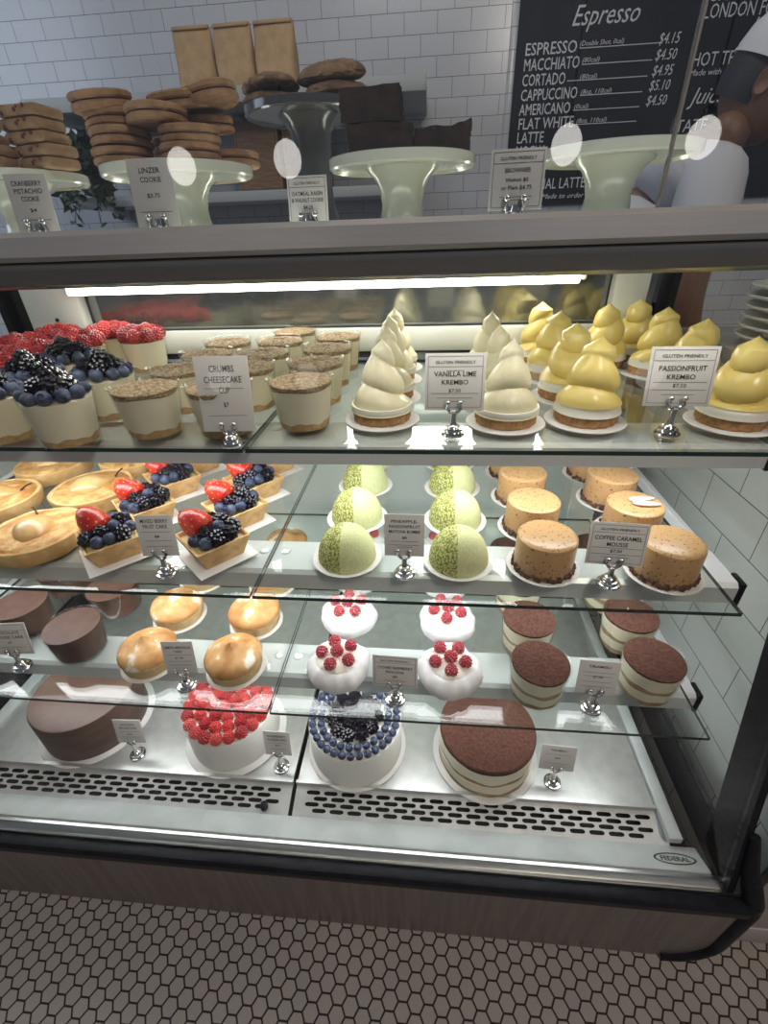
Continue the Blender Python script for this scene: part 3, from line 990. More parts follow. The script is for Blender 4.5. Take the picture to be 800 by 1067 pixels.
def berry_cup(label, loc, kind, seed):
    t = thing('blackberry_cup' if kind == 'b' else 'raspberry_cup', label, 'dessert cup', loc, 0,
              'blackberry and blueberry cheesecake cups' if kind == 'b' else 'raspberry cheesecake cups')
    cup_parts(t, 0.038, 0.0475, 0.072, 0.064, 'cream')
    rs = random.Random(seed)
    if kind == 'b':
        for k in range(10):
            a = 6.283 * k / 10 + rs.uniform(-.1, .1)
            berry(ME_BLUE, t, 0.0365 * math.cos(a), 0.0365 * math.sin(a), 0.0725 + rs.uniform(-.001, .002), 1.15, 1.0)
        for k in range(5):
            a = 6.283 * k / 5 + 0.3 + rs.uniform(-.15, .15)
            berry(ME_BLACK, t, 0.018 * math.cos(a), 0.018 * math.sin(a), 0.079 + rs.uniform(0, .005), 1.15, 1.2)
        berry(ME_BLACK, t, 0.004, 0.002, 0.0925, 1.15, 1.2)
    else:
        for k in range(9):
            a = 6.283 * k / 9 + rs.uniform(-.1, .1)
            berry(ME_RASP if k % 2 else ME_RASPD, t, 0.0335 * math.cos(a), 0.0335 * math.sin(a), 0.075 + rs.uniform(0, .002), 1.25, 0.6)
        for k in range(3):
            a = 6.283 * k / 3 + 0.5
            berry(ME_RASP if k else ME_RASPD, t, 0.0135 * math.cos(a), 0.0135 * math.sin(a), 0.082, 1.25, 0.6)
    return t


bc = []
for k, (x, y, lab) in enumerate([(-0.512, 0.582, 'blackberry and blueberry cheesecake cup at the shelf front, next to the crumb cups'),
                                 (-0.512, 0.690, 'blackberry and blueberry cup just behind the front one, next to the crumb cups'),
                                 (-0.622, 0.590, 'blackberry cup at the shelf front, cut by the left edge of the photo'),
                                 (-0.632, 0.692, 'blackberry cup second from the front in the outer berry column'),
                                 (-0.648, 0.800, 'rearmost blackberry cup, right in front of the raspberry cups')]):
    if k < 2:
        o = berry_cup(lab, (x, y, Z1), 'b', 3 + k)
        bc.append(o)
    else:
        copy_thing(bc[k % 2], (x, y, Z1), k * 1.3, lab)
rc = []
k = 0
for x, col, ys in ((-0.715, 'the inner raspberry column', (0.93, 1.035)), (-0.612, 'the column bordering the crumb cups', (0.985,)),
                   (-0.82, 'the outer raspberry column', (0.80, 0.905, 1.01)), (-0.735, 'the column behind the outer blackberries', (0.825, 0.72))):
    for j, y in enumerate(ys):
        k += 1
        lab = 'raspberry-topped cheesecake cup, %s in %s' % (('nearest the front', 'next further back', 'rearmost')[j] if y != 0.72 else 'closest to the left end', col)
        if len(ys) == 1:
            lab = 'raspberry-topped cheesecake cup standing alone nearest the crumb cups'
        if k <= 2:
            rc.append(berry_cup(lab, (x, y, Z1), 'r', 20 + k))
        else:
            copy_thing(rc[k % 2], (x, y, Z1), k * 0.9, lab)


# ------------------------------------------------------------------ swirled meringue cakes
def swirl(h, r0, rotv, lean=0.004, z_lo=0.0, grow=0.0, tiers=2.62, seg=44, nz=64, top=0.36):
    mb = MB()
    vs, fs = [], []
    rows = [i for i in range(nz + 1) if i / nz * h >= z_lo - 1e-6]
    for i in rows:
        u = i / nz
        z = u * h
        def en(q):
            return r0 * 1.03 * (1 - q) ** top * (1 - 0.24 * q)
        env = en(u)
        if u > 0.86:
            env = en(0.86) * (1 - (u - 0.86) / 0.14) ** 1.35
        for j in range(seg):
            a = 2 * math.pi * j / seg
            ph = u ** 0.88 * tiers + 0.26 * math.cos(a) * min(1, u / 0.15) + 0.10 * math.sin(a) + rotv
            bulge = abs(math.sin(math.pi * ph)) ** 0.6
            amp = 0.27 if u < 0.72 else 0.27 * max(0, (0.9 - u) / 0.18)
            if u < 0.2:
                amp *= u / 0.2
            r = env * (1 - amp + amp * bulge) + grow
            if u > 0.97:
                r = max(0.0004, env)
            vs.append((r * math.cos(a) + lean * u ** 5, r * math.sin(a), z))
    n = len(rows)
    for k in range(n - 1):
        for j in range(seg):
            j2 = (j + 1) % seg
            fs.append([k * seg + j, k * seg + j2, (k + 1) * seg + j2, (k + 1) * seg + j])
    fs.append(list(range(seg))[::-1])
    fs.append([(n - 1) * seg + j for j in range(seg)])
    mb.add(vs, fs)
    return mb


def meringue(label, loc, kind, rz, h):
    nm = 'swirled_meringue_cake'
    t = thing(nm, label, 'meringue cake', loc, rz, 'ivory swirled meringue cakes' if kind == 'v' else 'yellow swirled meringue cakes')
    MB().lathe([(0.057, 0.0004), (0.0575, 0.0012), (0.057, 0.002), (0, 0.002)], 44).build('cake_board', 'paper', t)
    MB().lathe([(0.0, 0.0022), (0.042, 0.0022), (0.0435, 0.004), (0.0435, 0.0165), (0.042, 0.018), (0, 0.018)], 44,
               fn=lambda r, z, a: (r + (0.0008 * math.sin(17 * a) + 0.0006 * math.sin(29 * a) if r > 0.04 else 0), z)).build('biscuit_base', 'sponge', t)
    if kind == 'v':
        swirl(h, 0.0455, 0.12, top=0.52).build('meringue_swirl', 'limecream', t, (0, 0, 0.0175))
        MB().lathe([(0.0435, 0.0175), (0.0462, 0.020), (0.0465, 0.0235), (0.0455, 0.027)], 44).build('white_collar', 'mering', t)['label'] = 'white meringue collar above the biscuit'
    else:
        swirl(h, 0.0455, 0.12, z_lo=0.0).build('meringue_swirl', 'mering', t, (0, 0, 0.0175))['label'] = 'white meringue showing below the glaze'
        swirl(h, 0.0455, 0.12, z_lo=h * 0.12, grow=0.0016).build('yellow_glaze', 'passion', t, (0, 0, 0.0178))
    return t


mv = my = None
for col, x, ys in (('left-hand column beside the cheesecake cups', -0.068, (0.675, 0.785, 0.895, 0.99)), ('right-hand column behind the lime card', 0.116, (0.663, 0.775, 0.92))):
    for k, y in enumerate(ys):
        lab = 'ivory swirled meringue cake, %s of the %s' % (ORD[k] if k < len(ys) - 1 else 'rearmost', col)
        if mv is None:
            mv = meringue(lab, (x, y, Z1), 'v', 0.3, 0.101)
        else:
            copy_thing(mv, (x, y, Z1), 0.3 + k * 1.7 + x * 9, lab)
for col, x, ys in (('inner column beside the ivory ones', 0.232, (0.670, 0.785, 0.905, 1.03)), ('outer column along the glass end', 0.428, (0.660, 0.80, 0.925, 1.045)),
                   ('short yellow pair between the two columns', 0.350, (0.99, 0.90))):
    for k, y in enumerate(ys):
        lab = 'yellow swirled meringue cake, %s of the %s' % (ORD[k] if k < len(ys) - 1 else 'rearmost', col)
        if x == 0.350:
            lab = ('yellow swirled meringue cake at the back, beside the white rear post', 'yellow swirled meringue cake whose tip shows above the passionfruit card')[k]
            if k == 1:
                continue
        xx = x if k else x
        if my is None:
            my = meringue(lab, (x, y, Z1), 'y', 0.6, 0.100)
        else:
            copy_thing(my, (x, y, Z1), 0.6 + k * 2.1 + x * 7, lab)


# ------------------------------------------------------------------ middle shelf
def pear_tart(label, loc, rz):
    t = thing('pear_tart', label, 'tart', loc, rz, 'pear tarts on the middle shelf')
    rs = random.Random(2)
    ph = [rs.uniform(0, 6.28) for _ in range(6)]

    def wob(r, z, a):
        k = sum(math.sin((3 + 2 * i) * a + ph[i]) for i in range(5)) / 5
        return r + (0.0016 * k if r > 0.05 else 0), z + (0.0012 * k if z > 0.015 else 0)
    MB().lathe([(0, 0.0005), (0.068, 0.0005), (0.0715, 0.004), (0.0755, 0.026), (0.0750, 0.0300), (0.0725, 0.0315), (0.069, 0.0300), (0.064, 0.026), (0, 0.025)], 60, fn=wob).build('crust', 'tartcrust', t)
    c = MB()
    rs = random.Random(8)
    vs, fs = [(0, 0, 0.030)], []
    nr, ns = 10, 48
    for k in range(1, nr + 1):
        r = 0.0705 * k / nr
        for j in range(ns):
            a = 6.28318 * j / ns
            vs.append((r * math.cos(a), r * math.sin(a), 0.0305 + 0.003 * math.sin(k / nr * 2.6) + rs.uniform(-0.0012, 0.0012) - (0.005 if k == nr else 0)))
    for j in range(ns):
        fs.append([0, 1 + j, 1 + (j + 1) % ns])
    for k in range(nr - 1):
        for j in range(ns):
            a = 1 + k * ns
            fs.append([a + j, a + ns + j, a + ns + (j + 1) % ns, a + (j + 1) % ns])
    c.add(vs, fs)
    c.build('almond_filling', 'frangi', t)
    p = MB()
    vs, fs = [], []
    nl, ns = 22, 20
    for i in range(nl + 1):
        u = i / nl
        x = -0.042 + 0.088 * u
        r = 0.031 * math.sin(math.pi * min(1, u * 0.92 + 0.04)) ** 0.6 if u < 0.5 else 0.031 * (1 - ((u - 0.5) / 0.5) ** 1.15 * 0.80)
        if i in (0, nl):
            r = 0.002
        for j in range(ns):
            a = 2 * math.pi * j / ns
            z = r * 0.72 * math.sin(a)
            vs.append((x, r * math.cos(a), 0.031 + (z if z > 0 else z * 0.2)))
    for i in range(nl):
        for j in range(ns):
            j2 = (j + 1) % ns
            fs.append([i * ns + j, i * ns + j2, (i + 1) * ns + j2, (i + 1) * ns + j])
    fs += [list(range(ns)), [nl * ns + j for j in range(ns)]]
    p.add(vs, fs)
    pe = p.build('pear_half', 'pear', t)
    MB().tube([(0.044, 0, 0.034), (0.054, 0.003, 0.041), (0.064, 0.008, 0.043)], [0.0022, 0.0014, 0.0018], 8).build('stem', 'stem', pe)
    return t


pt = None
for k, (x, y, rz, lab) in enumerate([(-0.656, 0.590, 2.1, 'golden pear tart at the shelf front beside a berry tartlet'),
                                     (-0.656, 0.745, 0.9, 'golden pear tart second from the front, touching the berry tartlets'),
                                     (-0.656, 0.898, 2.6, 'golden pear tart at the rear beside the berry tartlets'),
                                     (-0.825, 0.700, 0.4, 'golden pear tart cut by the left edge, beside the second one'),
                                     (-0.825, 0.860, 1.2, 'golden pear tart at the rear corner by the left glass end')]):
    if pt is None:
        pt = pear_tart(lab, (x, y, Z2), rz)
    else:
        copy_thing(pt, (x, y, Z2), rz, lab)


def tartlet(label, loc, rz, seed):
    t = thing('berry_tartlet', label, 'tartlet', loc, rz, 'square berry tartlets on the middle shelf')
    rs = random.Random(seed)
    hb, ht, h = 0.032, 0.0445, 0.040
    MB().box((0, 0, 0.0012), (0.098, 0.098, 0.0016), bev=0.0005).build('cake_board', 'paper', t)
    mb = MB()
    ring = lambda s, z: [(-s, -s, z), (s, -s, z), (s, s, z), (-s, s, z)]
    vs = ring(hb, 0.0025) + ring(ht, h) + ring(ht - 0.004, h) + ring(hb - 0.002, 0.008)
    fs = [[3, 2, 1, 0]]
    for k in range(3):
        for j in range(4):
            fs.append([k * 4 + j, k * 4 + (j + 1) % 4, k * 4 + 4 + (j + 1) % 4, k * 4 + 4 + j])
    fs.append([12, 13, 14, 15])
    bm = bmesh.new()
    bv = [bm.verts.new(v) for v in vs]
    for f in fs:
        bm.faces.new([bv[i] for i in f])
    bmesh.ops.recalc_face_normals(bm, faces=bm.faces[:])
    bmesh.ops.bevel(bm, geom=bm.edges[:], offset=0.0016, segments=2, affect='EDGES', profile=0.5)
    mb.bm(bm, 0, False)
    mb.build('pastry_shell', 'shell', t)
    MB().prism([(-0.038, -0.038), (0.038, -0.038), (0.038, 0.038), (-0.038, 0.038)], 0.026, 0.033).build('custard', 'custard', t)
    # berries: strawberry at one corner, blackberries and blueberries around it
    strawberry(t, (-0.013, 0.018, 0.057), (R(128 + rs.uniform(-12, 12)), R(rs.uniform(-15, 15)), R(20)), 1.35)
    for (x, y, z, kd) in [(-0.029, -0.008, 0.042, 'u'), (-0.020, -0.026, 0.042, 'u'), (-0.003, -0.028, 0.043, 'u'), (0.014, -0.026, 0.043, 'k'), (0.029, -0.012, 0.043, 'u'),
                          (-0.010, -0.010, 0.046, 'k'), (0.009, -0.008, 0.051, 'u'), (0.022, 0.008, 0.046, 'k'), (0.029, 0.027, 0.042, 'u'), (0.014, 0.028, 0.043, 'u')]:
        if kd == 'k' or (kd == 'u' and rs.random() < 0.15):
            berry(ME_BLACK, t, x * 1.06, y * 1.06, z + 0.003, 1.12, 1.2)
        else:
            berry(ME_BLUE, t, x * 1.06, y * 1.06, z + 0.003, 1.18, 0.9)
    return t


tl = []
k = 0
for col, x, ys in (('column beside the pear tarts', -0.508, (0.572, 0.676, 0.782, 0.89)), ('column beside the glass seam', -0.337, (0.576, 0.676, 0.775, 0.885))):
    for j, y in enumerate(ys):
        lab = 'square berry tartlet, %s of the %s' % (ORD[j] if j < 3 else 'rearmost', col)
        rz = R(47 + (k * 37) % 9 - 3)
        if k < 3:
            tl.append(tartlet(lab, (x, y, Z2), rz, 30 + k))
        else:
            copy_thing(tl[k % 3], (x, y, Z2), rz, lab)
        k += 1


def dome(label, loc):
    t = thing('matcha_dome_cake', label, 'dome cake', loc, 0, 'green matcha dome cakes')
    MB().lathe([(0.0, 0.0006), (0.044, 0.0006), (0.053, 0.0035), (0.0545, 0.0048), (0.053, 0.0052), (0.044, 0.0024), (0, 0.0024)], 48).build('paper_plate', 'paper', t)
    pr = []
    for i in range(15):
        u = i / 14
        a = u * math.pi / 2
        pr.append((0.0455 * math.cos(a) ** 0.82 if i < 14 else 0, 0.0025 + 0.003 + 0.0535 * math.sin(a) ** 1.05))
    MB().lathe([(0.044, 0.0025)] + pr, 48).build('dome', 'dome', t)
    return t


dm = None
for col, x, ys in (('column beside the berry tartlets', -0.121, (0.575, 0.692, 0.815, 0.93)), ('column beside the caramel mousses', 0.053, (0.575, 0.69, 0.81, 0.925))):
    for j, y in enumerate(ys):
        lab = 'pale green matcha dome, %s of the %s' % (ORD[j] if j < 3 else 'rearmost', col)
        if dm is None:
            dm = dome(lab, (x, y, Z2))
        else:
            copy_thing(dm, (x, y, Z2), random.uniform(-.12, .12), lab)


def mousse(label, loc):
    t = thing('caramel_mousse_cake', label, 'mousse cake', loc, 0, 'caramel mousse cakes')
    MB().lathe([(0.0, 0.0006), (0.044, 0.0006), (0.052, 0.0030), (0.0535, 0.0042), (0.052, 0.0046), (0.044, 0.0024), (0, 0.0024)], 48).build('paper_plate', 'paper', t)
    MB().lathe([(0, 0.0026), (0.0425, 0.0026), (0.043, 0.004), (0.0428, 0.052), (0.0422, 0.0565), (0.0395, 0.0590), (0.036, 0.0595), (0, 0.0595)], 52).build('mousse', 'caramel', t)
    c = MB()
    rs = random.Random(4)
    for i in range(150):
        a = rs.uniform(0, 6.283)
        c.box((0.0435 * math.cos(a), 0.0435 * math.sin(a), rs.uniform(0.004, 0.011)), [rs.uniform(0.0025, 0.0055)] * 3,
              Euler((rs.uniform(0, 3), rs.uniform(0, 3), rs.uniform(0, 3))).to_matrix())
    o = c.build('crumb_ring', 'cookiecrumb', t)
    o['kind'] = 'stuff'
    return t


mc = None
for col, x, ys in (('column beside the green domes', 0.179, (0.568, 0.672, 0.776, 0.880)), ('column along the right glass end', 0.337, (0.560, 0.665, 0.772, 0.878))):
    for j, y in enumerate(ys):
        lab = 'speckled caramel mousse cake, %s of the %s' % (ORD[j] if j < 3 else 'rearmost', col)
        if mc is None:
            mc = mousse(lab, (x, y, Z2))
        else:
            o = copy_thing(mc, (x + (0.012 if (j == 0 and x > 0.3) else 0), y, Z2), random.uniform(0, 6), lab)
            if x > 0.3 and j == 1:
                o['label'] = 'speckled caramel mousse cake with two pink petals on top, behind its card'
                o.rotation_euler.z = 0
                p = MB()
                for (px, py, rz2, tl2) in ((0.012, -0.010, -0.1, 0.012), (0.010, 0.006, 0.15, 0.008)):
                    poly = []
                    for i in range(24):
                        a = 2 * math.pi * i / 24
                        poly.append((0.021 * math.cos(a), 0.0068 * math.sin(a) * (1 - 0.25 * math.cos(a))))
                    q = [(px + x2 * math.cos(rz2) - y2 * math.sin(rz2), py + x2 * math.sin(rz2) + y2 * math.cos(rz2)) for x2, y2 in poly]
                    n = len(q)
                    p.add([(x2, y2, 0.0598 + 0.0015 + tl2 * 0.2 + 0.05 * abs(y2 - py)) for x2, y2 in q] + [(x2, y2, 0.0598 + tl2 * 0.2) for x2, y2 in q],
                          [list(range(n)), [n + i for i in range(n)][::-1]] + [[i, n + i, n + (i + 1) % n, (i + 1) % n] for i in range(n)])
                p.build('petals', 'petal', o)


# ------------------------------------------------------------------ lower shelf
def choc_cup(label, loc):
    t = thing('chocolate_mousse_cup', label, 'dessert cup', loc, 0, 'chocolate mousse cups')
    rad = cup_parts(t, 0.044, 0.0505, 0.060, 0.0585, 'choc', crust=False, nm='mousse')
    return t


ch = None
for k, (x, y, lab) in enumerate([(-0.648, 0.560, 'chocolate mousse cup at the front of the column beside the lemon tarts'),
                                 (-0.640, 0.672, 'chocolate mousse cup second from the front beside the lemon tarts'),
                                 (-0.640, 0.785, 'chocolate mousse cup third from the front beside the lemon tarts'),
                                 (-0.795, 0.612, 'chocolate mousse cup behind the card cut by the left edge'),
                                 (-0.790, 0.725, 'chocolate mousse cup second in the outer column by the left end'),
                                 (-0.785, 0.840, 'rearmost chocolate mousse cup in the outer column by the left end')]):
    if ch is None:
        ch = choc_cup(lab, (x, y, Z3))
    else:
        copy_thing(ch, (x, y, Z3), k, lab)


def lemon_tart(label, loc, rz):
    t = thing('lemon_meringue_tart', label, 'tart', loc, rz, 'toasted lemon meringue tarts')
    MB().lathe([(0.052, 0.0004), (0.0525, 0.0011), (0.052, 0.0018), (0, 0.0018)], 44).build('cake_board', 'paper', t)
    MB().lathe([(0, 0.002), (0.0445, 0.002), (0.0465, 0.005), (0.0485, 0.023), (0.047, 0.025), (0, 0.025)], 48,
               fn=lambda r, z, a: (r + (0.0005 * math.sin(13 * a) if r > 0.045 else 0), z)).build('tart_shell', 'tartside', t)
    ph = 1.1

    def bump(r, z, a):
        k = math.sin(3 * a + ph) * 0.0018 + math.sin(5 * a) * 0.0010
        u = max(0, min(1, (r - 0.004) / 0.045))
        return r * (1 + k * 6), z + k * 0.9 * math.sin(math.pi * u)
    MB().lathe([(0.046, 0.0235), (0.0500, 0.026), (0.0505, 0.031), (0.047, 0.038), (0.038, 0.0435), (0.027, 0.047), (0.015, 0.0505), (0.008, 0.0545), (0.0035, 0.060), (0, 0.0625)], 48, fn=bump).build('meringue_top', 'toast', t)
    return t


lt = None
for col, x, ys in (('column beside the chocolate cups', -0.497, (0.538, 0.652, 0.77, 0.89)), ('column beside the glass seam', -0.333, (0.532, 0.645, 0.76, 0.885))):
    for j, y in enumerate(ys):
        lab = 'toasted lemon meringue tart, %s of the %s' % (ORD[j] if j < 3 else 'rearmost', col)
        if lt is None:
            lt = lemon_tart(lab, (x, y, Z3), 0.4)
        else:
            copy_thing(lt, (x, y, Z3), j * 1.9 + x * 11, lab)
copy_thing(lt, (-0.185, 0.965, Z3), 2.2, 'toasted lemon meringue tart right of the seam, seen through the shelf above')


def pavlova(label, loc, rz, seed):
    t = thing('raspberry_pavlova', label, 'pavlova', loc, rz, 'raspberry pavlovas')
    rs = random.Random(seed)

    def wob(r, z, a):
        k = 0.0018 * math.sin(4 * a + 1) + 0.0010 * math.sin(9 * a) + 0.0007 * math.sin(15 * a + 2)
        return (r + k if r > 0.02 else r), z + k * 0.6
    MB().lathe([(0, 0.001), (0.043, 0.001), (0.0525, 0.008), (0.0545, 0.017), (0.052, 0.027), (0.045, 0.035), (0.037, 0.0385), (0.030, 0.037), (0.022, 0.033), (0, 0.033)], 52, fn=wob).build('meringue_nest', 'pav', t)
    MB().lathe([(0, 0.033), (0.033, 0.034), (0.0375, 0.038), (0.033, 0.0425), (0.020, 0.0455), (0, 0.0465)], 44, fn=wob).build('cream', 'whip', t)
    for k in range(5):
        a = 6.283 * k / 5 + 0.35
        berry(ME_SUG, t, 0.0265 * math.cos(a), 0.0265 * math.sin(a), 0.050, 0.92, 0.5)
    berry(ME_SUG, t, 0.0, 0.001, 0.053, 0.95, 0.4)
    return t


pv = []
k = 0
for col, x, ys in (('column right of the glass seam', -0.145, (0.533, 0.655, 0.778, 0.90)), ('column beside the tiramisu cups', 0.047, (0.533, 0.652, 0.772, 0.89))):
    for j, y in enumerate(ys):
        lab = 'white raspberry-topped pavlova, %s of the %s' % (ORD[j] if j < 3 else 'rearmost', col)
        if k < 2:
            pv.append(pavlova(lab, (x, y, Z3), 0.3 + k, k))
        else:
            copy_thing(pv[k % 2], (x, y, Z3), k * 1.1, lab)
        k += 1


def tiramisu_cup(label, loc):
    t = thing('tiramisu_cup', label, 'dessert cup', loc, 0, 'tiramisu cups')
    rb, rt, h = 0.041, 0.0475, 0.070
    mb = MB()
    mb.lathe([(rb - 0.002, 0.0), (rb, 0.001), (rt, h), (rt + 0.0012, h + 0.0012), (rt - 0.0014, h), (rb - 0.0014, 0.0022), (0.0, 0.0022)], 40, close=False)
    mb.build('plastic_cup', 'plastic', t)
    rad = lambda z: rb + (rt - rb) * z / h - 0.0024
    for (z0, z1, m, nm) in ((0.003, 0.012, 'coffee', 'coffee_layer'), (0.012, 0.031, 'cream', 'cream_layer'), (0.031, 0.040, 'coffee', 'coffee_layer'), (0.040, 0.067, 'cream', 'cream_layer')):
        def wob(r, z, a, z1=z1):
            return r, z + 0.0011 * math.sin(4 * a + z1 * 90) + 0.0008 * math.sin(9 * a)
        MB().lathe([(0, z0), (rad(z0), z0), (rad(z1), z1), (0, z1)], 40, fn=wob).build(nm, m, t)
    MB().lathe([(rad(0.066), 0.066), (rad(0.070), 0.0705), (0.036, 0.0715), (0, 0.0715)], 40).build('cocoa_top', 'cocoa', t)
    return t


tc_ = None
for col, x, ys in (('column beside the pavlovas', 0.188, (0.514, 0.612, 0.715, 0.82)), ('column along the right glass end', 0.368, (0.532, 0.632, 0.735, 0.84))):
    for j, y in enumerate(ys):
        lab = 'cocoa-dusted tiramisu cup, %s of the %s' % (ORD[j] if j < 3 else 'rearmost', col)
        if tc_ is None:
            tc_ = tiramisu_cup(lab, (x, y, Z3))
        else:
            copy_thing(tc_, (x, y, Z3), j + x, lab)

# ------------------------------------------------------------------ large cakes on the deck
def cake(name, label, loc, r, h, m, board_r):
    t = thing(name, label, 'cake', loc)
    MB().lathe([(0, 0.0008), (board_r, 0.0008), (board_r + 0.0008, 0.0025), (board_r, 0.004), (0, 0.004)], 64).build('cake_board', 'paper', t)
    if m:
        MB().lathe([(0, 0.0045), (r, 0.0045), (r + 0.0006, 0.008), (r + 0.0006, h - 0.005), (r - 0.0015, h - 0.001), (r - 0.005, h), (0, h)], 64).build('cake_body', m, t)
    return t


cake('chocolate_cake', 'whole round chocolate mousse cake on the bottom deck at far left', (-0.735, 0.590, ZD), 0.105, 0.103, 'choccake', 0.118)
t = cake('raspberry_cake', 'whole round white cake covered with fresh red raspberries on the deck', (-0.404, 0.580, ZD), 0.093, 0.088, 'frost', 0.107)
n = 0
for r, c, ph in ((0.0815, 21, 0.0), (0.0575, 14, 0.13), (0.034, 8, 0.3), (0.012, 3, 0.2)):
    for k in range(c):
        a = 6.2832 * k / c + ph
        berry(ME_RASP if (k * 7 + n) % 3 else ME_RASPD, t, r * math.cos(a), r * math.sin(a), 0.0965 if r > 0.03 else 0.099, 1.02, 0.35)
        n += 1
t = cake('blueberry_cake', 'whole round white cake ringed with blueberries around blackberries on the deck', (-0.134, 0.568, ZD), 0.094, 0.088, 'frost', 0.102)
for r, c, ph in ((0.0855, 33, 0.0), (0.0685, 26, 0.1)):
    for k in range(c):
        a = 6.2832 * k / c + ph
        berry(ME_BLUE, t, r * math.cos(a), r * math.sin(a), 0.0955, 0.92, 0.9)
for r, c, ph, z in ((0.046, 11, 0.0, 0.097), (0.023, 6, 0.3, 0.099), (0.0, 1, 0, 0.104)):
    for k in range(c):
        a = 6.2832 * k / c + ph
        berry(ME_BLACK, t, r * math.cos(a), r * math.sin(a), z, 1.08, 0.8)
t = cake('tiramisu_cake', 'whole round tiramisu cake dusted with cocoa on the deck', (0.132, 0.567, ZD), 0.094, 0.09, None, 0.105)
for (z0, z1, m, nm, dr) in ((0.0045, 0.016, 'coffee', 'sponge_layer', -0.001), (0.016, 0.038, 'cream', 'cream_layer', 0.0), (0.038, 0.048, 'coffee', 'sponge_layer', -0.0012), (0.048, 0.078, 'cream', 'cream_layer', 0.0)):
    MB().lathe([(0, z0), (0.0935 + dr, z0), (0.0942 + dr, (z0 + z1) / 2), (0.0935 + dr, z1), (0, z1)], 64,
               fn=lambda r, z, a, q=z1: (r + (0.0008 * math.sin(9 * a + q * 200) if r > 0.08 else 0), z + (0.0012 * math.sin(6 * a + q * 100) if r > 0.08 and z > 0.02 and z < 0.07 else 0))).build(nm, m, t)
cc_ = MB()
rs = random.Random(3)
cc_.lathe([(0.0935, 0.077), (0.0935, 0.0855), (0.091, 0.088), (0, 0.088)], 64)
for i in range(-6, 7):
    for j in range(-9, 10):
        x, y = i * 0.0135 + (0.00675 if j % 2 else 0), j * 0.0096
        if math.hypot(x, y) < 0.0865:
            cc_.ico((x + rs.uniform(-.001, .001), y, 0.0872), 0.0068, 1, scale=(1.0, 0.78, 0.32))
cc_.build('cocoa_top', 'cocoa', t)


# ------------------------------------------------------------------ price cards in chrome holders
def price_sign(label, loc, rz, w, h, z0, lines, boxed=False, pitch=-12, rules=((0.25, 0.8), (0.16, 0.6)), group=None):
    t = thing('price_sign', label, 'price sign', loc, rz)
    MB().lathe([(0.0, 0.0), (0.0155, 0.0), (0.0165, 0.002), (0.0155, 0.004), (0.0118, 0.0046), (0.0128, 0.0070), (0.0118, 0.0092), (0.0082, 0.0096), (0.0092, 0.0122), (0.0080, 0.0142), (0.0050, 0.0155), (0.0038, 0.022), (0.0042, z0 - 0.004), (0.0, z0 - 0.002)], 28).build('base', 'chrome', t)
    cl = MB()
    for s in (-1, 1):
        cl.tube([(0, 0, z0 - 0.006), (s * 0.006, 0, z0 - 0.003), (s * 0.0095, -0.001, z0 + 0.002), (s * 0.0085, -0.0022, z0 + 0.008)], [0.0028, 0.0026, 0.0024, 0.0022], 8)
        cl.ico((s * 0.0085, -0.0026, z0 + 0.010), 0.0036, 2, scale=(1, 0.8, 1))
    cl.build('clip', 'chrome', t)
    c = MB()
    c.box((0, 0, h / 2), (w, 0.0012, h), bev=0.0003)
    co = c.build('card', 'card', t, (0, 0.0012, z0 - 0.001), (R(pitch), 0, 0))
    f = -0.0009
    pr = MB()

    def strip(x, z, sw, sh):
        pr.add([(x - sw / 2, f, z - sh / 2), (x + sw / 2, f, z - sh / 2), (x + sw / 2, f, z + sh / 2), (x - sw / 2, f, z + sh / 2)], [[0, 1, 2, 3]], 0, False)
    if boxed:
        m = w * 0.05
        for sx in (-1, 1):
            strip(sx * (w / 2 - m), h / 2, 0.0006, h - 2 * m)
        for z in (m, h - m, h * 0.77):
            strip(0, z, w - 2 * m, 0.0006)
    for z, ww in rules:
        strip(0, h * z, w * ww, 0.0007)
    pr.build('printed_lines', 'greyink', co)
    for (body, zf, wf, hf) in lines:
        letter(body, co, (0, f - 0.0002, h * zf), (R(90), 0, 0), w * wf, h * hf, bold=0.008)
    return t


GFH = ('GLUTEN FRIENDLY', 0.82, 0.66, 0.055)
price_sign('tall plain cheesecake cup card on the top shelf, standing over the glass seam', (-0.268, 0.572, Z1), R(3), 0.072, 0.098, 0.020,
           [('CRUMBS', 0.80, 0.46, 0.085), ('CHEESECAKE', 0.66, 0.70, 0.085), ('CUP', 0.52, 0.20, 0.085), ('$7', 0.34, 0.10, 0.07)], False, -10, ((0.585, 0.75), (0.22, 0.72)))
price_sign('boxed vanilla lime card on the top shelf before the ivory meringues', (0.037, 0.612, Z1), R(0), 0.080, 0.074, 0.036,
           [GFH, ('VANILLA LIME', 0.60, 0.70, 0.09), ('KREMBO', 0.46, 0.44, 0.085), ('$7.50', 0.325, 0.20, 0.07)], True, -12, ((0.70, 0.3), (0.30, 0.8), (0.22, 0.6), (0.16, 0.35)))
price_sign('boxed passionfruit card on the top shelf before the yellow meringues', (0.325, 0.615, Z1), R(-2), 0.082, 0.074, 0.040,
           [GFH, ('PASSIONFRUIT', 0.60, 0.70, 0.09), ('KREMBO', 0.46, 0.42, 0.085), ('$7.50', 0.325, 0.20, 0.07)], True, -12, ((0.41, 0.8), (0.28, 0.8), (0.20, 0.5)))
price_sign('plain mixed berry card between the two front tartlets', (-0.396, 0.524, Z2), R(4), 0.056, 0.066, 0.034,
           [('MIXED BERRY', 0.82, 0.74, 0.09), ('FRUIT CAKE', 0.69, 0.64, 0.09), ('$8', 0.46, 0.13, 0.07)], False, -10, ((0.60, 0.8), (0.38, 0.75), (0.24, 0.75)))
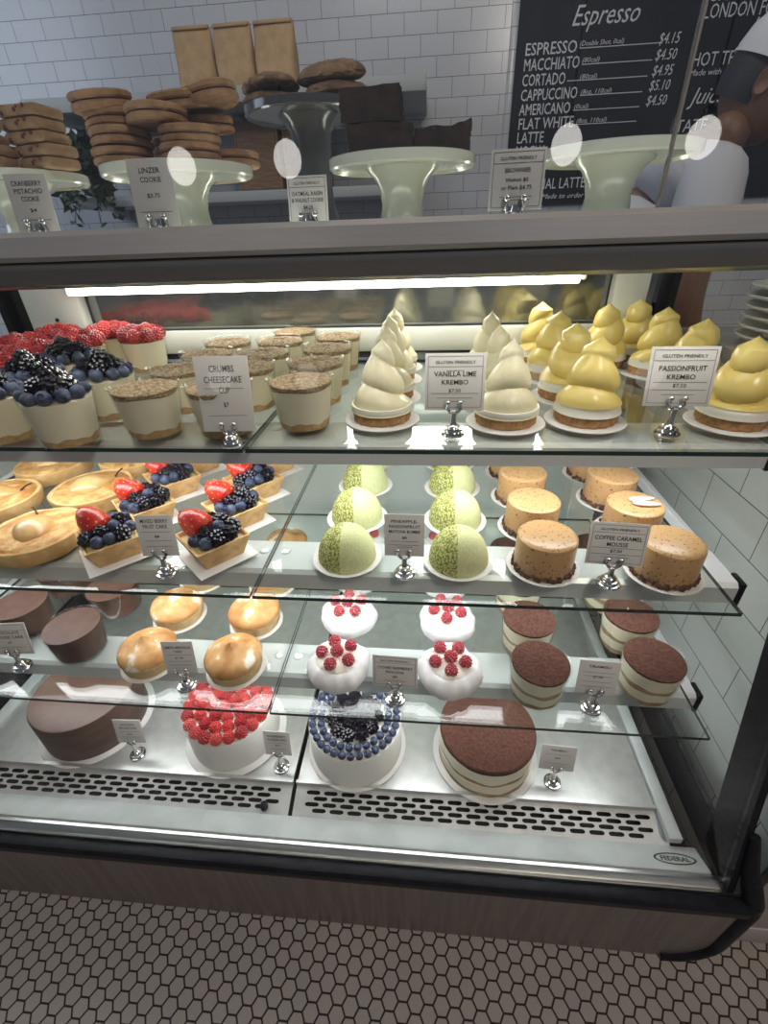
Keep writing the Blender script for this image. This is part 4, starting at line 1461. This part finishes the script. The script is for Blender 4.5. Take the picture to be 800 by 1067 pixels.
price_sign('plain grey matcha bombe card between the front green domes', (-0.029, 0.540, Z2), R(-1), 0.058, 0.066, 0.034,
           [('PINEAPPLE-', 0.80, 0.66, 0.075), ('PASSIONFRUIT', 0.68, 0.78, 0.075), ('MATCHA BOMBE', 0.56, 0.78, 0.075), ('$8', 0.42, 0.11, 0.07)], False, -10, ((0.36, 0.7), (0.27, 0.78), (0.22, 0.4)))
price_sign('boxed coffee caramel card between the front mousse cakes', (0.264, 0.532, Z2), R(-5), 0.076, 0.064, 0.034,
           [GFH, ('COFFEE CARAMEL', 0.60, 0.80, 0.10), ('MOUSSE', 0.45, 0.36, 0.10), ('$7.50', 0.31, 0.2, 0.08)], True, -10, ((0.41, 0.86), (0.26, 0.86), (0.19, 0.5)))
price_sign('boxed chocolate cake card cut by the left edge of the photo', (-0.730, 0.508, Z3), R(6), 0.072, 0.066, 0.034,
           [('CHOCOLATE', 0.66, 0.6, 0.09), ('MOUSSE CAKE', 0.52, 0.74, 0.09), ('$7', 0.36, 0.1, 0.07)], True, -10, ((0.24, 0.7),))
price_sign('plain lemon tart card between the two front toasted tarts', (-0.404, 0.487, Z3), R(4), 0.053, 0.064, 0.034,
           [('LEMON MERINGUE', 0.78, 0.84, 0.08), ('TART', 0.65, 0.28, 0.08), ('$7.50', 0.46, 0.26, 0.07)], False, -10, ((0.58, 0.8), (0.38, 0.75), (0.26, 0.75)))
price_sign('boxed grey pavlova card between the two front pavlovas', (-0.043, 0.482, Z3), R(-2), 0.072, 0.060, 0.034,
           [GFH, ('LYCHEE RASPBERRY', 0.58, 0.78, 0.09), ('PAVLOVA', 0.44, 0.40, 0.09), ('$8', 0.30, 0.10, 0.08)], True, -10, ((0.2, 0.5),))
price_sign('plain tiramisu card between the two front tiramisu cups', (0.270, 0.487, Z3), R(-3), 0.060, 0.064, 0.034,
           [('TIRAMISU', 0.80, 0.54, 0.075), ('$7.50', 0.50, 0.24, 0.08)], False, -10, ((0.66, 0.8), (0.55, 0.7), (0.38, 0.7), (0.24, 0.75)))
price_sign('small card on the deck leaning over the chocolate cake', (-0.597, 0.512, ZD), R(3), 0.058, 0.062, 0.042,
           [('CHOCOLATE', 0.76, 0.5, 0.08), ('MOUSSE CAKE', 0.62, 0.62, 0.08), ('$60', 0.36, 0.16, 0.07)], False, -10, ((0.5, 0.75), (0.26, 0.7)))
price_sign('small card on the deck right of the raspberry cake', (-0.283, 0.507, ZD), R(0), 0.053, 0.062, 0.042,
           [('RASPBERRY', 0.76, 0.70, 0.09), ('CHEESECAKE', 0.62, 0.72, 0.09), ('$65', 0.40, 0.18, 0.07)], False, -10, ((0.52, 0.75), (0.26, 0.7)))
price_sign('small card on the deck right of the whole tiramisu cake', (0.259, 0.514, ZD), R(-3), 0.064, 0.062, 0.042,
           [('TIRAMISU', 0.78, 0.45, 0.08), ('$60', 0.48, 0.16, 0.08)], False, -10, ((0.64, 0.75), (0.28, 0.7)))
ZT = H
price_sign('cranberry pistachio card on the case top before the square cookies', (-0.462, 0.60, ZT), R(10), 0.046, 0.058, 0.014,
           [('CRANBERRY', 0.80, 0.72, 0.085), ('PISTACHIO', 0.67, 0.68, 0.085), ('COOKIE', 0.54, 0.44, 0.085), ('$4', 0.36, 0.16, 0.07)], False, -8, ((0.22, 0.75),))
price_sign('linzer cookie card on the case top before the sandwich cookies', (-0.312, 0.60, ZT), R(8), 0.048, 0.066, 0.014,
           [('LINZER', 0.80, 0.48, 0.075), ('COOKIE', 0.67, 0.48, 0.075), ('$3.75', 0.45, 0.30, 0.07)], False, -8, ((0.24, 0.75),))
price_sign('boxed oatmeal raisin card on the case top below the grey stand', (-0.146, 0.645, ZT), R(-1), 0.048, 0.050, 0.012,
           [GFH, ('OATMEAL RAISIN', 0.60, 0.78, 0.085), ('& WALNUT COOKIE', 0.47, 0.80, 0.085), ('$4.25', 0.33, 0.24, 0.08)], True, -8, ((0.24, 0.5), (0.18, 0.4)))
price_sign('boxed brownies card on the case top before the brownie stand', (0.090, 0.60, ZT), R(-4), 0.056, 0.054, 0.018,
           [GFH, ('BROWNIES', 0.62, 0.46, 0.075), ('Walnut $5', 0.47, 0.42, 0.075), ('or Plain $4.75', 0.34, 0.56, 0.08)], True, -8, ((0.22, 0.6), (0.17, 0.5)))


# ------------------------------------------------------------------ cake stands and what lies on them
def stand(label, loc, r, h, m, group=None):
    t = thing('cake_stand', label, 'cake stand', loc, 0, group)
    MB().lathe([(0, h - 0.004), (r - 0.004, h - 0.004), (r - 0.002, h - 0.001), (r, h - 0.002), (r, h - 0.012), (r - 0.003, h - 0.014), (r - 0.005, h - 0.012), (r - 0.007, h - 0.010), (r * 0.5, h - 0.011), (0, h - 0.011)], 56).build('plate', m, t)
    k = h - 0.0112
    MB().lathe([(0.0, k), (r * 0.50, k), (r * 0.47, k - 0.005), (r * 0.38, k - 0.012), (r * 0.32, k - 0.024), (r * 0.285, k * 0.45), (r * 0.31, k * 0.25), (r * 0.40, k * 0.09), (r * 0.52, 0.006), (r * 0.53, 0.0005), (0, 0.0005)], 40).build('pedestal', m, t)
    return t


SZ = 0.096
stand('pale milk-glass cake stand holding square cookies at the left edge', (-0.615, 0.78, H), 0.101, SZ - 0.006, 'milk')
stand('pale milk-glass cake stand holding linzer sandwich cookies', (-0.357, 0.78, H), 0.102, SZ - 0.007, 'milk')
stand('pale milk-glass cake stand holding dark brownies', (-0.040, 0.78, H), 0.099, SZ - 0.009, 'milk')
stand('empty pale milk-glass cake stand before the menu board', (0.240, 0.78, H), 0.101, SZ - 0.010, 'milk')
stand('taller grey glass cake stand at the back holding oatmeal cookies', (-0.205, 0.985, H), 0.105, 0.182, 'smoke')


def linzer(label, loc, rot):
    t = thing('linzer_cookie', label, 'cookie', loc, 0, 'linzer sandwich cookies on the stand')
    t.rotation_euler = rot

    def crimp(r, z, a):
        return r + (0.0009 * math.sin(24 * a) if r > 0.03 else 0), z
    for z0, nm in ((0.0, 'lower_biscuit'), (0.0102, 'upper_biscuit')):
        MB().lathe([(0, z0), (0.036, z0), (0.0385, z0 + 0.002), (0.0385, z0 + 0.0065), (0.036, z0 + 0.0085), (0, z0 + 0.0085)], 48, fn=crimp).build(nm, 'biscuit', t)
    MB().lathe([(0, 0.0083), (0.0355, 0.0083), (0.036, 0.0094), (0.0355, 0.0104), (0, 0.0104)], 40).build('jam_filling', 'jam', t)
    return t


L0 = None
pz = H + SZ - 0.008
spec = [(-0.060, -0.030, 0, 'bottom of the front left pile'), (0.038, -0.036, 0, 'bottom of the front right pile'), (-0.012, 0.050, 0, 'bottom of the rear pile'), (0.066, 0.042, 0, 'on the plate at the right rear'),
        (-0.058, -0.028, 1, 'second in the front left pile'), (0.040, -0.032, 1, 'second in the front right pile'), (-0.016, 0.052, 1, 'second in the rear pile'),
        (-0.063, -0.020, 2, 'third in the front left pile'), (0.002, -0.036, 2, 'bridging the two front piles'), (0.040, 0.030, 2, 'third layer over the right rear'),
        (-0.072, -0.026, 3, 'crowning the left pile'), (0.022, -0.004, 3, 'fourth layer near the middle'), (0.062, 0.006, 3.25, 'crowning the right pile')]
for k, (dx, dy, lv, wh) in enumerate(spec):
    lab = 'round linzer sandwich cookie, ' + wh
    rot = (random.uniform(-.07, .07) * min(lv, 2), random.uniform(-.08, .08) * min(lv, 2), random.uniform(0, 6))
    p = (-0.357 + dx, 0.78 + dy, pz + 0.0197 * lv + 0.0005)
    if L0 is None:
        L0 = linzer(lab, p, rot)
    else:
        o = copy_thing(L0, p, 0, lab)
        o.rotation_euler = rot


def pist(label, loc, rz):
    t = thing('square_cookie', label, 'cookie', loc, rz, 'square cranberry cookies')
    rs = random.Random(1)
    MB().box((0, 0, 0.0068), (0.064, 0.050, 0.0135), bev=0.005, smooth=True).build('dough', 'pist', t)
    c = MB()
    for _ in range(9):
        sd = rs.choice((-1, 1))
        c.ico((rs.uniform(-.026, .026), sd * 0.0245, rs.uniform(.004, .011)), rs.uniform(.002, .0036), 1)
    c.build('cranberries', 'cran', t)
    return t


P0 = None
pz = H + SZ - 0.007
for x, y, n, wh in ((-0.600, 0.735, 6, 'taller'), (-0.532, 0.760, 5, 'shorter right-hand')):
    for k in range(n):
        lab = 'square cranberry cookie, %s in the %s stack' % (('lowest', 'second from the bottom', 'third from the bottom', 'fourth from the bottom', 'fifth from the bottom', 'topmost')[k if k < n - 1 else 5], wh)
        p = (x + random.uniform(-.006, .006) - 0.004 * k, y + random.uniform(-.004, .004), pz + 0.0139 * k + 0.0005)
        if n == 5:
            p = (x + random.uniform(-.003, .003) - 0.002 * k, y, p[2])
        if P0 is None:
            P0 = pist(lab, p, 0.1)
        else:
            copy_thing(P0, p, random.uniform(-.25, .25), lab, 1.0 if n == 6 else None)


def brownie(label, loc, rz, d, crust=False, seed=0):
    rs = random.Random(seed)
    bm = bmesh.new()
    bmesh.ops.create_cube(bm, size=1)
    bmesh.ops.subdivide_edges(bm, edges=bm.edges[:], cuts=7, use_grid_fill=True)
    for v in bm.verts:
        v.co = Vector((v.co.x * d[0], v.co.y * d[1], (v.co.z + 0.5) * d[2]))
        if v.co.z > 1e-4:
            v.co += Vector((rs.uniform(-1, 1), rs.uniform(-1, 1), rs.uniform(-1, 1))) * 0.0013
            if crust and v.co.z > d[2] * 0.9:
                v.co.z += 0.006 * max(0, v.co.x / d[0] * 2) ** 2 + rs.uniform(0, 0.002)
    mb = MB()
    mb.bm(bm, 0, False)
    t = thing('brownie', label, 'brownie', loc, rz)
    mb.build('cake', 'brownie', t)
    if crust:
        c = MB()
        for _ in range(60):
            u, v = rs.uniform(-.5, .5), rs.uniform(-.5, .5)
            c.ico((u * d[0] * 0.95, v * d[1] * 0.95, d[2] + 0.006 * max(0, 2 * u) ** 2), rs.uniform(0.0015, 0.0035), 1, scale=(1, 1, 0.6))
        c.build('nut_crust', 'browniecrust', t)
    return t


pz = H + SZ - 0.010 + 0.0005
brownie('dark brownie slab lying under another one on the stand', (-0.066, 0.765, pz), 0.05, (0.082, 0.060, 0.031), False, 1)
brownie('dark brownie slab on top of the brownie pile', (-0.076, 0.762, pz + 0.0325), -0.03, (0.074, 0.056, 0.034), False, 2)
brownie('flat walnut brownie lying at the right side of the brownie stand', (0.013, 0.760, pz), 0.02, (0.070, 0.052, 0.023), True, 3)
brownie('dark brownie slab standing behind the flat walnut one', (-0.010, 0.822, pz), 0.15, (0.080, 0.055, 0.024), False, 4)


def oatmeal(label, loc, rot, s=1.0, seed=0):
    rs = random.Random(seed)
    bm = bmesh.new()
    bmesh.ops.create_icosphere(bm, subdivisions=4, radius=1)
    ph = [rs.uniform(0, 6.28) for _ in range(5)]
    for v in bm.verts:
        a = math.atan2(v.co.y, v.co.x)
        k = 1 + 0.035 * math.sin(3 * a + ph[0]) + 0.02 * math.sin(7 * a + ph[1])
        n = rs.uniform(-1, 1) * 0.0011
        v.co = Vector((v.co.x * 0.046 * k + n, v.co.y * 0.046 * k + n, max(v.co.z, -0.55) * (0.0155 if v.co.z > 0 else 0.010) + (n if v.co.z > -.2 else 0) + 0.0062))
    mb = MB()
    mb.bm(bm, 0, True)
    o = mb.build('oatmeal_cookie', 'oat', None, loc, rot)
    o.scale = (s, s, s)
    return tag(o, label, 'cookie', 'oatmeal cookies on the grey stand')


sz = H + 0.181
oatmeal('thick oatmeal cookie lying under the right-hand pile on the grey stand', (-0.152, 0.965, sz), (0, 0, 0), 1.22, 1)
oatmeal('thick oatmeal cookie tilted on top of the right-hand pile', (-0.158, 0.965, sz + 0.025), (0, R(-9), 1), 1.2, 2)
oatmeal('oatmeal cookie lying under the left-hand pile beside the bags', (-0.263, 0.975, sz), (0, 0, 2), 1.0, 3)
oatmeal('oatmeal cookie on top of the left-hand pile beside the bags', (-0.260, 0.972, sz + 0.0195), (0, R(4), 3), 1.0, 4)

# ------------------------------------------------------------------ back wall: shelves, bags, boards, plant
sh = thing('wall_shelf', 'long upper grey shelf on the tiled back wall carrying kraft bags', 'shelf', (-0.86, 2.575, H + 0.49))
MB().box((0, 0, 0), (1.67, 0.44, 0.05), bev=0.003).build('shelf_board', 'shelfgrey', sh)
for x in (-0.7, 0.7):
    MB().box((x, 0.19, -0.05), (0.03, 0.03, 0.06)).build('bracket', 'shelfgrey', sh)
sh = thing('wall_shelf', 'lower pale shelf on the tiled back wall behind the cake stands', 'shelf', (-0.90, 2.64, H + 0.165))
MB().box((0, 0, 0), (1.62, 0.31, 0.04), bev=0.003).build('shelf_board', 'shelfgrey', sh)
for x in (-0.7, 0.7):
    MB().box((x, 0.135, -0.04), (0.03, 0.03, 0.05)).build('bracket', 'shelfgrey', sh)


def bag(label, loc, rz, seed, wv=0.158):
    rs = random.Random(seed)
    t = thing('coffee_bag', label, 'bag', loc, rz, 'kraft coffee bags on the shelf')
    mb = MB()
    vs, fs = [], []
    nz, nu = 16, 32
    hgt = 0.195
    for i in range(nz + 1):
        u = i / nz
        dep = 0.045 * (1 - u ** 1.6 * 0.82)
        wd = wv / 2 * (1 - 0.03 * u)
        for j in range(nu):
            a = 2 * math.pi * j / nu
            cxx, sxx = math.cos(a), math.sin(a)
            x = wd * math.copysign(abs(cxx) ** 0.35, cxx)
            y = dep * math.copysign(abs(sxx) ** 0.5, sxx)
            w2 = 0.0035 * math.sin(7 * u + a * 3 + seed) * math.sin(math.pi * min(1, u * 1.3))
            vs.append((x + w2 * 0.5, y + w2, u * hgt + 0.004 * math.sin(a * 2 + seed) * u))
    for i in range(nz):
        for j in range(nu):
            j2 = (j + 1) % nu
            fs.append([i * nu + j, i * nu + j2, (i + 1) * nu + j2, (i + 1) * nu + j])
    fs += [list(range(nu))[::-1], [nz * nu + j for j in range(nu)]]
    mb.add(vs, fs)
    mb.build('bag_body', 'kraft', t)
    MB().box((0, -0.008, hgt + 0.001), (wv * 0.93, 0.022, 0.011), Euler((0.15, 0.02 * (seed - 2), 0)).to_matrix(), bev=0.003).build('folded_top', 'kraft', t)
    return t


bag('brown kraft coffee bag at the left of the three on the shelf', (-0.955, 2.46, H + 0.516), 0.06, 1)
bag('brown kraft coffee bag in the middle of the three on the shelf', (-0.790, 2.46, H + 0.516), -0.03, 2)
bag('brown kraft coffee bag at the right of the three, beside the oatmeal cookies', (-0.622, 2.46, H + 0.516), -0.08, 3, 0.168)

for x, lab, wv, hv in ((-0.78, 'brown wooden crate under the upper shelf, the one nearer the plant', 0.20, 0.255), (-0.565, 'brown wooden crate under the upper shelf, the one nearer the brownies', 0.19, 0.25)):
    t = thing('wooden_crate', lab, 'crate', (x, 2.62, H + 0.186))
    for sx in (-1, 1):
        MB().box((sx * (wv / 2 - 0.006), 0, hv / 2), (0.012, 0.16, hv), bev=0.002).build('side_board', 'wood', t)
    MB().box((0, -0.074, hv / 2), (wv - 0.026, 0.012, hv - 0.01), bev=0.002).build('front_board', 'wood', t)
    MB().box((0, 0.074, hv / 2), (wv - 0.026, 0.012, hv - 0.01), bev=0.002).build('back_board', 'wood', t)
    MB().box((0, 0, 0.007), (wv - 0.026, 0.134, 0.012)).build('bottom_board', 'wood', t)

pl = thing('trailing_plant', 'dark green leafy plant trailing over the lower shelf at left', 'plant', (-1.60, 2.60, H + 0.186))
MB().lathe([(0.045, 0), (0.06, 0.09), (0.064, 0.095), (0.056, 0.095), (0.05, 0.085), (0, 0.085)], 28).build('pot', 'clay', pl)
lf = MB()
st = MB()
rs = random.Random(9)
for k in range(110):
    a = rs.uniform(0, 6.283)
    L = rs.uniform(0.10, 0.24)
    up = rs.uniform(0.05, 0.19)
    drop = rs.uniform(0.0, 0.20) if math.sin(a) < 0.2 else 0.0
    pts = []
    for i in range(7):
        u = i / 6
        pts.append(Vector((math.cos(a) * L * 0.62 * u, math.sin(a) * min(L, 0.2) * 0.62 * u - (0.11 * u if drop else 0), 0.09 + up * math.sin(u * 2.2) * 0.9 - drop * 1.35 * u * u)))
    st.tube(pts, 0.002, 5)
    for i in range(1, 7):
        for s in (-1, 1):
            c = pts[i]
            d = Vector((rs.uniform(-1, 1), rs.uniform(-1, 1), rs.uniform(-.5, .8))).normalized()
            q = d.cross(Vector((rs.uniform(-1, 1), rs.uniform(-1, 1), 1))).normalized()
            ln, wd = rs.uniform(0.034, 0.062), rs.uniform(0.012, 0.021)
            nrm = d.cross(q) * 0.004
            lf.add([c, c + d * ln * 0.45 + q * wd + nrm, c + d * ln, c + d * ln * 0.45 - q * wd + nrm, c + d * ln * 0.45 - nrm], [[0, 1, 4], [1, 2, 4], [2, 3, 4], [3, 0, 4]], 0, True)
lf.build('foliage', 'leaf', pl)
st.build('stems', 'leaf', pl)

# menu board
YB = 2.778
bd = thing('menu_board', 'large black menu board with white hand lettering on the back wall', 'menu board', (1.16, YB, H + 0.60))
MB().box((0, 0.008, 0), (1.60, 0.016, 1.01), bev=0.002).build('board', 'board', bd)


def mtext(body, x, z, width=None, height=0.045, m='chalk', align='LEFT', shear=0.0, bold=0.0):
    o = letter(body, bd, (x - 1.16, -0.0015, z - 0.60), (R(90), 0, 0), width, height, m, align=align, shear=shear, bold=bold)
    return o


def rule(x0, x1, z):
    MB().box(((x0 + x1) / 2 - 1.16, -0.001, z - 0.60), (x1 - x0, 0.0016, 0.0028)).build('rule', 'chalk', bd)


mtext('Espresso', 0.575, 0.722, 0.27, 0.082, shear=0.35)
for body, z, wd in (('ESPRESSO', 0.640, 0.215), ('MACCHIATO', 0.590, 0.235), ('CORTADO', 0.540, 0.185), ('CAPPUCCINO', 0.490, 0.245), ('AMERICANO', 0.440, 0.225), ('FLAT WHITE', 0.390, 0.245), ('LATTE', 0.340, 0.12), ('MOCHA', 0.290, 0.14)):
    mtext(body, 0.395, z, wd, 0.040, bold=0.006)
for (body, x, z, wd) in (('(Double Shot, 0cal)', 0.622, 0.659, 0.18), ('(80cal)', 0.642, 0.606, 0.07), ('(80cal)', 0.642, 0.553, 0.07), ('(8oz, 110cal)', 0.655, 0.502, 0.13), ('(0cal)', 0.635, 0.453, 0.06), ('(8oz, 110cal)', 0.655, 0.403, 0.13)):
    mtext(body, x, z, wd, 0.021, shear=0.2)
for (x0, x1, z) in ((0.625, 0.945, 0.652), (0.645, 0.935, 0.600), (0.590, 0.930, 0.549), (0.655, 0.92, 0.498), (0.635, 0.92, 0.448), (0.655, 0.92, 0.398)):
    rule(x0, x1, z)
for (body, z) in (('$4.15', 0.648), ('$4.50', 0.598), ('$4.95', 0.548), ('$5.10', 0.500), ('$4.50', 0.450)):
    mtext(body, 0.945, z, 0.085, 0.040, shear=0.2)
mtext('SEASONAL LATTE', 0.395, 0.160, 0.34, 0.042)
mtext('Made to order', 0.54, 0.120, 0.20, 0.02, shear=0.25)
rule(0.80, 0.91, 0.175)
mtext('$6.40', 0.925, 0.168, 0.105, 0.046, shear=0.2)
mtext('CHAI', 1.104, 0.765, 0.13, 0.044)
mtext('LONDON FOG', 1.104, 0.715, 0.30, 0.044)
mtext('Hot', 1.30, 0.640, 0.12, 0.07, shear=0.35)
mtext('HOT TEA', 1.100, 0.570, 0.20, 0.044)
mtext('Made with', 1.100, 0.540, 0.13, 0.02, shear=0.2)
mtext('Juice', 1.134, 0.446, 0.15, 0.072, shear=0.35)
mtext('TATE', 1.097, 0.350, 0.13, 0.044)

# plates on the neighbouring counter
pp = thing('stacked_plate', 'white china plate, lowest of the stack on the right counter', 'plate', (0.676, 0.93, 0.951), 0, 'white plates on the right counter')
MB().lathe([(0, 0), (0.06, 0), (0.065, 0.004), (0.105, 0.016), (0.107, 0.019), (0.104, 0.020), (0.063, 0.009), (0, 0.008)], 44).build('dish', 'plate', pp)
MB().lathe([(0.06, -0.002), (0.062, 0.0), (0.058, 0.0), (0.057, -0.002)], 36).build('foot_ring', 'plate', pp)
for k, wh in enumerate(('second', 'third', 'fourth', 'fifth', 'sixth')):
    copy_thing(pp, (0.676 + random.uniform(-.003, .003), 0.93, 0.951 + 0.0165 * (k + 1)), k, 'white china plate, %s from the bottom of the stack on the right counter' % wh)


# ------------------------------------------------------------------ person behind the counter
def skin_obj(name, pts, edges, radii, m, parent, sub=2, root=0):
    me = bpy.data.meshes.new(name)
    me.from_pydata(pts, edges, [])
    me.materials.append(MT[m])
    o = link(name, me, parent)
    o.modifiers.new('skin', 'SKIN').use_smooth_shade = True
    me.skin_vertices.new() if not me.skin_vertices else None
    for i, r in enumerate(radii):
        sv = me.skin_vertices[0].data[i]
        sv.radius = r if hasattr(r, '__len__') else (r, r)
        sv.use_root = (i == root)
    s = o.modifiers.new('sub', 'SUBSURF')
    s.levels = s.render_levels = sub
    return o


pe = thing('person', 'person in a white cap and white t-shirt bending behind the right end of the case', 'person', (0.48, 1.55, 0))
# facing +X, bending forward
P = [(0, 0, 0.94), (0.05, 0, 1.06), (0.12, 0, 1.18), (0.19, 0, 1.26), (0.245, 0, 1.315), (0.295, 0, 1.375),
     (0.17, -0.17, 1.235), (0.16, -0.23, 0.97), (0.24, -0.21, 0.74), (0.26, -0.20, 0.69),
     (0.17, 0.17, 1.235), (0.16, 0.23, 0.97), (0.24, 0.21, 0.74), (0.26, 0.20, 0.69),
     (0.0, -0.09, 0.88), (0.03, -0.10, 0.48), (-0.02, -0.10, 0.09), (0.0, 0.09, 0.88), (0.03, 0.10, 0.48), (-0.02, 0.10, 0.09),
     (0.10, -0.11, 0.045), (0.10, 0.11, 0.045)]
E = [(0, 1), (1, 2), (2, 3), (3, 4), (4, 5), (3, 6), (6, 7), (7, 8), (8, 9), (3, 10), (10, 11), (11, 12), (12, 13), (0, 14), (14, 15), (15, 16), (0, 17), (17, 18), (18, 19), (16, 20), (19, 21)]
Rr = [(0.13, 0.15), (0.12, 0.14), (0.125, 0.155), (0.095, 0.13), 0.058, 0.052, 0.058, 0.045, 0.033, 0.028, 0.058, 0.045, 0.033, 0.028, 0.095, 0.065, 0.045, 0.095, 0.065, 0.045, 0.035, 0.035]
body = skin_obj('body', P, E, Rr, 'skin', pe)
shirt = skin_obj('t_shirt', [(0, 0, 0.90), (0.05, 0, 1.06), (0.12, 0, 1.18), (0.185, 0, 1.255), (0.215, 0, 1.285), (0.17, -0.17, 1.235), (0.165, -0.228, 1.06), (0.17, 0.17, 1.235), (0.165, 0.228, 1.06)],
                 [(0, 1), (1, 2), (2, 3), (3, 4), (3, 5), (5, 6), (3, 7), (7, 8)], [(0.155, 0.175), (0.145, 0.165), (0.15, 0.175), (0.115, 0.15), 0.072, 0.08, 0.072, 0.08, 0.072], 'shirt', pe)
skin_obj('trousers', [(0, 0, 0.96), (0.0, -0.09, 0.88), (0.03, -0.10, 0.48), (-0.02, -0.10, 0.10), (0.0, 0.09, 0.88), (0.03, 0.10, 0.48), (-0.02, 0.10, 0.10)],
         [(0, 1), (1, 2), (2, 3), (0, 4), (4, 5), (5, 6)], [(0.15, 0.165), 0.11, 0.08, 0.065, 0.11, 0.08, 0.065], 'trousers', pe)
MB().tube([(0.100, -0.232, 1.10), (0.108, -0.236, 1.125), (0.125, -0.236, 1.135), (0.140, -0.232, 1.128)], [0.003, 0.005, 0.004, 0.002], 8).build('shirt_mark', 'ink', pe)
# hands: palm and five fingers each, hanging relaxed
for sy in (-1, 1):
    o0 = Vector((0.26, sy * 0.20, 0.69))
    D, S = Vector((0.18, 0, -0.98)), Vector((0.98, 0, 0.18))

    def hpnt(d, s2, y=0.0):
        return tuple(o0 + D * d + S * s2 + Vector((0, y, 0)))
    hp = [hpnt(0, 0), hpnt(0.05, 0.002), hpnt(0.085, 0.004)]
    he = [(0, 1), (1, 2)]
    hr = [(0.022, 0.020), (0.018, 0.034), (0.016, 0.036)]
    for f in range(4):
        ss = (f - 1.5) * 0.020 + 0.004
        ln = (0.052, 0.066, 0.070, 0.062)[f]
        i0 = len(hp)
        hp += [hpnt(0.090, ss), hpnt(0.090 + ln * 0.5, ss, -sy * 0.006), hpnt(0.090 + ln * 0.92, ss, -sy * 0.024)]
        he += [(2, i0), (i0, i0 + 1), (i0 + 1, i0 + 2)]
        hr += [0.0095, 0.0085, 0.007]
    i0 = len(hp)
    hp += [hpnt(0.045, 0.036, -sy * 0.008), hpnt(0.080, 0.052, -sy * 0.020)]
    he += [(1, i0), (i0, i0 + 1)]
    hr += [0.011, 0.009]
    skin_obj('hand', hp, he, hr, 'skin', pe, 2)
# head in profile, looking along +X and down
hd = MB()
bm = bmesh.new()
bmesh.ops.create_uvsphere(bm, u_segments=32, v_segments=24, radius=1)
for v in bm.verts:
    x, y, z = v.co
    sx, sy2, sz2 = 0.098, 0.076, 0.118
    if z < 0:
        sy2 *= 1 - 0.22 * z * z
        sx *= 1 - (0.16 * z * z if x > 0 else 0.30 * z * z)
    px, py, pz_ = x * sx, y * sy2, z * sz2
    if x > 0:
        nose = math.exp(-((z + 0.12) / 0.20) ** 2 - (y / 0.17) ** 2) * 0.024 * (1 if z < 0.1 else 0.5)
        brow = math.exp(-((z - 0.16) / 0.10) ** 2 - (y / 0.5) ** 2) * 0.006
        eye = -math.exp(-((z - 0.04) / 0.09) ** 2 - ((abs(y) - 0.38) / 0.16) ** 2) * 0.007
        lip = math.exp(-((z + 0.50) / 0.09) ** 2 - (y / 0.28) ** 2) * 0.007
        chin = math.exp(-((z + 0.80) / 0.14) ** 2 - (y / 0.3) ** 2) * 0.010
        px += nose + brow + eye + lip + chin
    v.co = Vector((px, py, pz_))
hd.bm(bm, 0, True)
for sy2 in (-1, 1):
    hd.lathe([(0.003, 0.0), (0.019, 0.002), (0.024, 0.008), (0.020, 0.012), (0.010, 0.006), (0, 0.005)], 20, (-0.004, sy2 * 0.073, -0.004), M=Euler((R(-90 * sy2), 0, 0)).to_matrix() @ Matrix.Diagonal((0.75, 1.25, 1)))
head = hd.build('head', 'skin', pe, (0.325, 0, 1.425), (0, R(24), R(-30)))
ey = MB()
for sy2 in (-1, 1):
    ey.ico((0.083, sy2 * 0.029, 0.006), 0.0105, 2)
ey.build('eyes', 'hair', head)
MB().tube([(0.098, -0.022, -0.060), (0.106, 0, -0.058), (0.098, 0.022, -0.060)], 0.0032, 8).build('mouth', 'jam', head)
hr_ = MB()
hr_.lathe([(0.099 * math.cos(t), 0.120 * math.sin(t)) for t in [(-0.45 + 2.0 * i / 14) for i in range(15)]], 32, (-0.026, 0, 0.004), M=Matrix.Diagonal((0.84, 0.77, 1)), close=False)
hr_.build('hair', 'hair', head)
cp = MB()
cp.lathe([(0.104, 0.030), (0.106, 0.045), (0.100, 0.080), (0.082, 0.112), (0.050, 0.130), (0, 0.136)], 36, (-0.006, 0, 0), M=Matrix.Diagonal((1.0, 0.82, 1)), close=False)
cp.lathe([(0.102, 0.030), (0.107, 0.030), (0.107, 0.036), (0.102, 0.036)], 36, (-0.006, 0, 0), M=Matrix.Diagonal((1.0, 0.82, 1)), close=False)
br = [(0.085, -0.062), (0.125, -0.055), (0.158, -0.032), (0.168, 0), (0.158, 0.032), (0.125, 0.055), (0.085, 0.062)]
nb = len(br)
cp.add([(x, y, 0.036 - 0.1 * (x - 0.085) - 1.2 * y * y) for x, y in br] + [(x, y, 0.032 - 0.1 * (x - 0.085) - 1.2 * y * y) for x, y in br],
       [list(range(nb)), [nb + i for i in range(nb)][::-1]] + [[i, nb + i, nb + (i + 1) % nb, (i + 1) % nb] for i in range(nb)])
cp.build('cap', 'cap', head)
